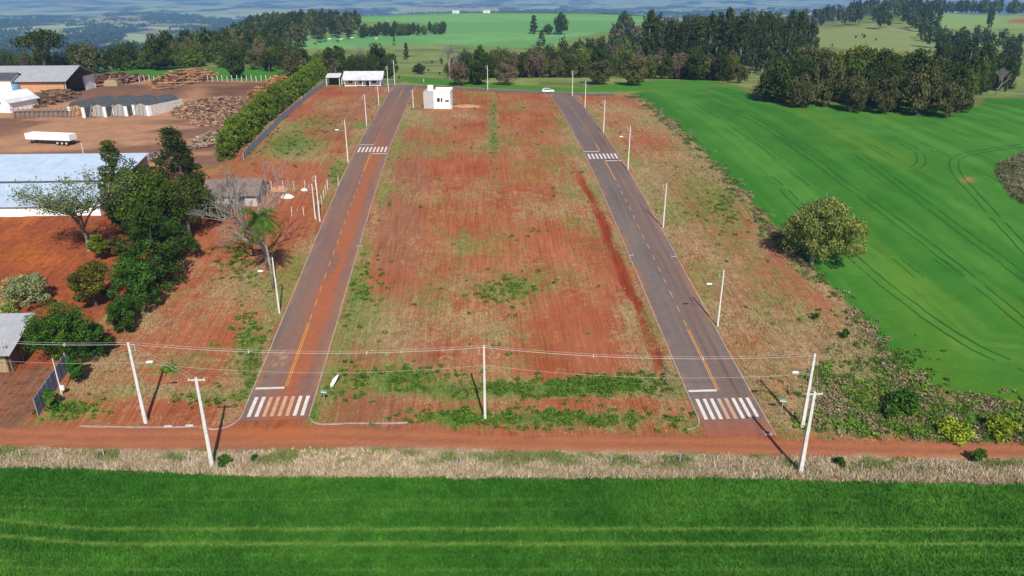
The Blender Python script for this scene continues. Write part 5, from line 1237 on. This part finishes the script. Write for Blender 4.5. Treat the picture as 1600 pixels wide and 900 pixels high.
# log heaps
def heap(pxs, pys, n, L, r, hh, c0, c1, label, ang=None, seed=1, cat='log pile'):
    g = np.random.default_rng(seed); A_ = W2([(pxs[0], pys[1]), (pxs[1], pys[1]), (pxs[1], pys[0]), (pxs[0], pys[0])])
    cx = sum(a[0] for a in A_) / 4; cy = sum(a[1] for a in A_) / 4; rx = (A_[1][0] - A_[0][0]) / 2; ry = (A_[2][1] - A_[1][1]) / 2
    V = []; Fc = []; CC = []
    for i in range(n):
        q = g.uniform(-1, 1, 2); 
        if q @ q > 1: q *= .6
        x = cx + q[0] * rx; y = cy + q[1] * ry; top = hh * max(0, 1 - abs(q @ q)) ** .6; z = float(H(np.array(x), np.array(y), False)) + top * g.uniform(.25, 1) + r
        a = (ang if ang is not None else g.uniform(0, 3.14)) + g.normal() * .5; e = g.normal() * .12; l = L * g.uniform(.6, 1.1) / 2
        d = np.array([math.cos(a), math.sin(a), e]); u = np.array([-math.sin(a), math.cos(a), 0]); k = len(V); rr = r * g.uniform(.7, 1.3)
        for s_ in (-1, 1):
            for t_ in range(5): V.append(np.array([x, y, z]) + d * l * s_ + rr * (u * math.cos(t_ * 1.2566) + np.array([0, 0, 1]) * math.sin(t_ * 1.2566)))
        c = np.array(c0) + (np.array(c1) - np.array(c0)) * g.uniform(); CC += [c] * 10
        for t_ in range(5): Fc.append((k + t_, k + (t_ + 1) % 5, k + 5 + (t_ + 1) % 5, k + 5 + t_))
        for e_ in (0, 5): Fc.append((k + e_, k + e_ + 1, k + e_ + 2, k + e_ + 3)); Fc.append((k + e_, k + e_ + 3, k + e_ + 4, k + e_))if False else None
    Fc = [f for f in Fc if f]
    o = link('log_pile', mesh_np('log_pile', np.array(V), np.array(Fc), M_log, {'col': np.array(CC)}))
    nx_ = 14; mb = MB()                                       # earth and bark under the logs
    for j in range(nx_):
        for i in range(nx_):
            u, v = -1 + 2 * i / (nx_ - 1), -1 + 2 * j / (nx_ - 1); x, y = cx + u * rx, cy + v * ry
            mb.v.append((x, y, float(H(np.array(x), np.array(y), False)) - .15 + max(0, 1 - (u * u + v * v)) ** .6 * hh * .55))
    for j in range(nx_ - 1):
        for i in range(nx_ - 1): k = j * nx_ + i; mb.f.append((k, k + 1, k + nx_ + 1, k + nx_))
    mb.build('mound', M_rtile, o); return tag(o, label, cat, None, 'stuff')
heap((262, 322), (117, 140), 520, 5, .22, 4.2, G(170, 124, 90), G(226, 170, 122), 'long heap of cut logs on an orange mound near the green strip', .5, 1)
heap((274, 395), (153, 186), 3600, 1.3, .15, 2.0, G(166, 122, 94), G(236, 194, 158), 'broad flat heap of short logs in the sawmill yard', None, 2)
heap((300, 400), (176, 199), 1700, 1.3, .15, 1.4, G(166, 122, 94), G(236, 194, 158), 'low front edge of the broad heap of short logs', None, 12)
heap((392, 440), (138, 158), 420, 2.0, .2, 3.0, G(190, 130, 80), G(228, 172, 112), 'orange heap of split logs beside the upper end of the hedge', None, 3)
heap((425, 462), (122, 134), 160, 2.0, .25, 2.4, G(190, 130, 80), G(228, 172, 112), 'small orange heap of chips behind the hedge top', None, 4)
heap((150, 175), (120, 135), 160, 4, .3, 2.6, G(120, 84, 66), G(170, 118, 90), 'dark heap of offcuts beside the open shed gable', None, 5)
heap((184, 215), (122, 134), 180, 4, .3, 2.4, G(110, 84, 72), G(180, 136, 112), 'brown heap of offcuts right of the pale board stack', None, 6)
heap((305, 350), (206, 232), 420, 2.0, .15, .9, G(178, 140, 116), G(224, 196, 170), 'pale heap of wood scraps beside the hedge foot', None, 7)
heap((222, 262), (237, 252), 140, 1.6, .14, .5, G(190, 160, 140), G(226, 206, 186), 'thin scatter of pale scraps behind the dark conifer', None, 8)
heap((45, 110), (147, 170), 420, 4.5, .16, 3.0, G(110, 84, 64), G(176, 140, 104), 'jumbled heap of timber behind the rack', .3, 9)
b = P(176, 134); tag(MB().box(-2.5, 2.5, -1.5, 1.5, 0, 1.3).box(-2.2, 2.0, -1.2, 1.4, 1.3, 2.0).build('board_stack', M_ywood, None, b), 'pale stack of boards between the offcut heaps', 'boards')
# white open trailer
b = P(82, 225); s = mpp(b); t = empty('tipper_trailer', b, R(-13), 'white open topped trailer parked in the sawmill yard', 'trailer')
Lt = 12.5; Wt = 2.6
body = MB()
for x0, x1, y0, y1, z0, z1 in ((-Lt / 2, Lt / 2, -Wt / 2, -Wt / 2 + .12, 1.2, 2.7), (-Lt / 2, Lt / 2, Wt / 2 - .12, Wt / 2, 1.2, 2.7), (-Lt / 2, -Lt / 2 + .12, -Wt / 2 + .12, Wt / 2 - .12, 1.2, 2.7), (Lt / 2 - .12, Lt / 2, -Wt / 2 + .12, Wt / 2 - .12, 1.2, 2.7), (-Lt / 2 + .12, Lt / 2 - .12, -Wt / 2 + .12, Wt / 2 - .12, 1.2, 1.35)): body.box(x0, x1, y0, y1, z0, z1)
body.build('body', M_wwall, t)
for i in range(9): x = -Lt / 2 + .7 + i * 1.4; MB().box(x - .06, x + .06, -Wt / 2 - .07, -Wt / 2 - .003, 1.2, 2.72).build('side_rib', M_conc, t)
MB().box(-Lt / 2 + .3, Lt / 2 - .2, -.5, .5, .95, 1.19).build('chassis', M_black, t)
for x in (2.6, 3.9, 5.1):
    for y in (-1.1, 1.1):
        w_ = MB().tube([(x, y - .16, .52), (x, y + .16, .52)], .52, 14).build('wheel', M_black, t); MB().tube([(x, y - .18, .52), (x, y + .18, .52)], .26, 10).build('rim', M_conc, w_)
MB().box(-5.2, -5.0, -.9, -.7, 0, .95).box(-5.2, -5.0, .7, .9, 0, .95).build('landing_leg', M_black, t)
# long bluish roof at the left edge: two roof steps
b = P(158, 337); h = height_to(b, 320)
t = empty('long_shed', b, 0, 'long low shed with pale blue sheet roofs in two steps, left edge of the picture', 'shed')
L = 62
MB().box(-L, 0, 0, .2, -1, h).build('front_wall', M_wwall, t); MB().box(-.2, 0, .203, 30, -1, h + .2).build('side_wall', M_wwall, t)
def slab(x0, x1, y0, y1, z0, z1, th, nm, m, par): MB().add([(x0, y0, z0), (x1, y0, z0), (x1, y1, z1), (x0, y1, z1), (x0, y0, z0 + th), (x1, y0, z0 + th), (x1, y1, z1 + th), (x0, y1, z1 + th)], [(0, 3, 2, 1), (4, 5, 6, 7), (0, 1, 5, 4), (1, 2, 6, 5), (2, 3, 7, 6), (3, 0, 4, 7)]).build(nm, m, par)
yb = PZ(100, 262)[1] - b.y
nr = 15
for i in range(nr):                                           # separate sheets, slightly uneven, on both steps
    x0 = -L + i * (L + .5) / nr; x1 = x0 + (L + .5) / nr - .02; dz = random.uniform(-.012, .012)
    slab(x0, x1, -.6, 10.2, h - .05 + dz, h + 1.9 + dz, .1, 'roof_sheet', M_blroof, t)
    slab(x0, x1, 10.25, 25, h + 2.35 + dz, h + 4.7 + dz, .1, 'roof_sheet', M_blroof, t)
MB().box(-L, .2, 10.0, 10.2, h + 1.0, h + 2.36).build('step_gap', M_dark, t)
MB().box(-L, 0, 24.8, 25, -1, h + 4.65).build('back_wall', M_wwall, t)
# old house hidden behind the bare tree
b = P(402, 322); h = height_to(b, 300)
gable('old_house', 'old house with dark clay roof and pale wall half hidden by the bare tree', b, 10.0, 8, 2.6, 4.6, 0, M_gwall, M_rtile, .7, wins=((-3, 1.1, 1.2, 1.0), (-7, 1.1, 1.2, 1.0)), doors=((-5, .9, 2.1),), cat='house')
b = P(306, 342); t = empty('lean_to', b, R(10), 'small grey blue lean to left of the old house', 'shed'); MB().box(-1.6, 1.6, 0, 3, -.3, 2.6).build('wall', M_panel, t); slab(-1.9, 1.9, -.4, 3.4, 2.5, 3.1, .1, 'roof', M_groof, t)
# rubble beside it
def mound(px, py, wpx, hh, m, label, seed, cat='rubble'):
    b = P(px, py); s = mpp(b); g = np.random.default_rng(seed); w_ = wpx * s / 2; n = 16; mb = MB()
    for j in range(n):
        for i in range(n):
            u, v = -1 + 2 * i / (n - 1), -1 + 2 * j / (n - 1); r = u * u + v * v
            z = float(H(np.array(b.x + u * w_), np.array(b.y + v * w_ * .8), False)) - b.z
            mb.v.append((u * w_, v * w_ * .8, z - .1 + max(0, 1 - r) ** .8 * hh * g.uniform(.75, 1.15)))
    for j in range(n - 1):
        for i in range(n - 1): k = j * n + i; mb.f.append((k, k + 1, k + n + 1, k + n))
    return tag(mb.build('rubble_heap', m, None, b), label, cat)
mound(449, 308, 22, .7, M_rubble, 'white heap of sand or lime among the pale posts', 1); mound(437, 296, 30, .8, M_rubble2, 'low orange rubble heap behind the white heap', 2); mound(475, 297, 12, .5, M_rubble, 'tiny pale rubble heap near the street posts', 3)
# plank shack at the left edge
b = P(15, 583); h = height_to(b, 548); t = empty('plank_shack', b, R(0), 'plank walled shack with a light grey sheet roof at the left edge', 'shack')
x0 = P(0, 578).x - b.x - 4.0; npk = 26
for i in range(npk):
    x = x0 + (0 - x0) * i / npk; MB().box(x, x + (-x0) / npk - .03, -.03 + .012 * (i % 2), .03, .1, h - .05 * (i % 3)).build('plank', M_ywood, t)
ys_ = 5.2
for i in range(14): y = .1 + ys_ * i / 14; MB().box(-.03, .03, y, y + ys_ / 14 - .03, .1, h + .4).build('plank', M_wood, t)
for y in (0.1, 2.7, 5.3): MB().box(.35, .5, y, y + .14, -.6, h + .6).build('post', M_wood, t)
for i in range(7):
    xa = x0 - .8 + i * (-x0 + 2.2) / 7; slab(xa, xa + (-x0 + 2.2) / 7 - .015, -1.1, ys_ + 1.2, h - .25, h + 2.5, .06, 'roof_sheet', M_groof, t)
# white metal roofed house, top left street corner
b = P(596, 134); s = mpp(b); Lh = 56 * s; h = height_to(b, 121)
t = gable('white_house', 'white house with a bright metal roof at the top of the left street', b, Lh, 9, h, h + 1.7, 0, M_wwall, M_wroof, .8, wins=((-Lh * .2, 1.0, 1.6, 1.1), (-Lh * .55, 1.0, 1.6, 1.1), (-Lh * .85, 1.0, 1.4, 1.1)), doors=((-Lh * .38, 1.1, 2.2),), cat='house')
for x in (-.2, -Lh * .3, -Lh * .5, -Lh * .7, -Lh + .2): MB().box(x - .1, x + .1, -1.6, -1.4, -.3, h - .1).build('porch_post', M_wwall, t)
slab(-Lh - .5, .6, -2.2, -.62, h - .75, h - .42, .08, 'porch_roof', M_wroof, t)
b = P(531, 134); h = height_to(b, 121); t = empty('carport', b, 0, 'small open carport with a white roof left of the white house', 'carport')
slab(-5.0, .3, -.5, 5, h, h + .9, .1, 'roof', M_wroof, t)
for x in (-4.8, 0): 
    for y in (0, 4.8): MB().box(x - .09, x + .09, y - .09, y + .09, -.3, h + (.05 if y == 0 else .85)).build('post', M_wwall, t)
MB().box(-4.6, -.2, 4.3, 4.5, -.3, h - .1).build('back_wall', M_dark, t)
# small white box house with water tank
b = P(662, 170); s = mpp(b); h = height_to(b, 143.5); w_ = 42 * s
t = empty('box_house', b, R(-4), 'small flat roofed white box house with one grey wall and a tank on top', 'house')
gw = 16 * s  # width of the grey part of the two-tone house
MB().box(gw, w_, 0, 8, -.5, h).build('wall', M_wwall, t); MB().box(0, gw - .003, .35, 8.1, -.5, h - .1).build('wall', M_gwall, t)['label'] = 'grey side wall'
MB().box(gw - .12, w_ + .12, -.12, .0 - .003, h - .12, h + .35).box(gw - .12, w_ + .12, 8.003, 8.12, h - .12, h + .35).box(w_ + .003, w_ + .12, 0, 8, h - .12, h + .35).build('parapet', M_wwall, t)
for x, ww, hh in ((w_ * .56, .9, 1.1), (w_ * .62 + .5, .5, 1.1), (w_ * .88, 1.1, .5)):
    f = MB().box(x - ww / 2, x + ww / 2, -.05, -.004, h * .42, h * .42 + hh).build('window', M_glass, t); MB().box(x - ww / 2 - .08, x + ww / 2 + .08, -.09, -.052, h * .42 - .1, h * .42 - .01).build('sill', M_conc, f)
MB().box(1.1, 2.7, 3, 4.6, h - .1, h + 1.5).build('tank_box', M_wwall, t)
MB().box(w_ + .13, w_ + .5, 0.3, .8, -.3, 1.0).build('meter_box', M_conc, t)
b = P(650, 170); tag(mound(650, 170, 22, .3, M_dark, 'dark patch of gravel between the small pole and the box house', 8, 'gravel'), cat='gravel')
mound(730, 166, 46, .5, M_rubble2, 'low orange earth heap right of the box house', 11, 'earth heap')
# far white farm buildings
for px, d, l in ((716, 1330, 'tiny white farmhouse on the crest of the far green field, left'), (765, 1340, 'tiny white farmhouse on the crest of the far green field, right')):
    b = D(px, d); gable('farmhouse', l, b, 11, 7, 2.6, 4.0, 0, M_wwall, M_wroof, .5, cat='house', wins=((-4, 1.2, 1.4, 1.1), (-9, 1.2, 1.4, 1.1)), doors=((-6.5, 1, 2.2),))
b = D(1037, 520); gable('farmhouse', 'small white building glimpsed among the trees left of the plantation', b + Vector((0, 0, 9)), 11, 7, 3.5, 5.0, 0, M_wwall, M_wroof, .5, cat='house', wins=((-3, 1.2, 1.4, 1.1),)) if False else None
# white car on the top street
b = P(856, 145); t = empty('car', Vector((b.x, b.y, b.z + .08)), R(2), 'white hatchback driving along the top street', 'car')
prof = [(-2.05, .35), (2.05, .35), (2.1, .75), (1.9, .95), (1.1, 1.02), (.45, 1.48), (-1.3, 1.5), (-1.95, 1.05), (-2.1, .8)]
MB().prism(prof, -.85, .85).build('body', M_carp, t)
for s_ in (-1, 1): MB().prism([(.95, 1.04), (.4, 1.42), (-1.2, 1.44), (-1.7, 1.06)], s_ * .852 - .004, s_ * .852 + .004).build('side_window', M_glass, t)
MB().add([(1.12, -.7, 1.03), (1.12, .7, 1.03), (.5, .66, 1.47), (.5, -.66, 1.47)], [(0, 1, 2, 3)]).build('windscreen', M_glass, t, (.012, 0, .012))
for x in (-1.3, 1.3):
    for y in (-.78, .78):
        w_ = MB().tube([(x, y - .1, .32), (x, y + .1, .32)], .32, 14).build('wheel', M_black, t); MB().tube([(x, y - .115, .32), (x, y + .115, .32)], .18, 10).build('rim', M_conc, w_)
for y in (-.6, .6): MB().box(2.06, 2.12, y - .18, y + .18, .68, .84).build('headlight', M_lamp, t)
# cattle in the far pasture
def cow_mesh(m):
    mb = MB()
    mb.tube([(-1.15, 0, 1.1), (-.8, 0, 1.12), (-.2, 0, 1.02), (.4, 0, 1.05), (.8, 0, 1.12), (1.2, 0, 1.2), (1.5, 0, 1.22), (1.85, 0, 1.0)], [.22, .34, .40, .40, .34, .2, .17, .1], 10)
    for x, y in ((-.85, .2), (-.85, -.2), (.65, .2), (.65, -.2)):
        k = -.1 if x < 0 else .04; mb.tube([(x, y, 1.0), (x + k, y, .55), (x, y, 0)], [.17, .09, .07], 6)
    mb.tube([(-1.2, 0, 1.25), (-1.3, 0, .8), (-1.28, 0, .5)], [.04, .03, .05], 4); mb.tube([(1.48, -.22, 1.34), (1.48, .22, 1.34)], .05, 4)
    me = mb.mesh('cow', m); return me
CW = [cow_mesh(M_cowd), cow_mesh(M_coww)]
for i, (px, py) in enumerate([(452, 66), (460, 70), (466, 61), (480, 59), (493, 70), (500, 68), (508, 66), (515, 63), (528, 66), (533, 63), (545, 62), (550, 61), (588, 62), (471, 66), (616, 71)]):
    w_ = i in (2, 3, 7, 9, 11, 12); b = P(px, py); o = link('cow', CW[1 if w_ else 0]); o.location = b; o.rotation_euler = (0, 0, random.uniform(-.5, .5) + (3.14 if i % 3 else 0)); o.scale = (1.2,) * 3
    tag(o, ('white cow grazing on the pasture below the forest hill' if w_ else 'dark cow grazing on the pasture below the forest hill'), 'cow', 'white cattle on the far pasture' if w_ else 'dark cattle on the far pasture')
# thin white poles on the pasture, sign board on the green strip
for px, by, ty, l in ((607, 45, 28, 'thin far pole standing in the thin belt of the far field'), (662, 128, 123, 'low white marker in the green strip right of the top street')):
    b = P(px, by); h = height_to(b, ty); tag(MB().tube([(0, 0, -.2), (0, 0, h)], .14, 5).build('marker_pole', M_conc, None, b), l, 'pole')

# ------------------------------------------------------------------ the air: one closed box of thin blue haze
hz = MB().box(-31000, 31000, -600, 31000, -420, 60).build('haze', M_ground)
hm = bpy.data.materials.new('thin_haze'); hm.use_nodes = True; t = hm.node_tree
for n_ in list(t.nodes):
    if n_.type == 'BSDF_PRINCIPLED': t.nodes.remove(n_)
pv = t.nodes.new('ShaderNodeVolumePrincipled'); pv.inputs['Color'].default_value = (0.30, 0.58, 1.0, 1); pv.inputs['Density'].default_value = 1.25e-4; pv.inputs['Anisotropy'].default_value = 0.0
t.links.new(pv.outputs[0], [n_ for n_ in t.nodes if n_.type == 'OUTPUT_MATERIAL'][0].inputs['Volume'])
hz.data.materials.clear(); hz.data.materials.append(hm); tag(hz, kind='stuff')
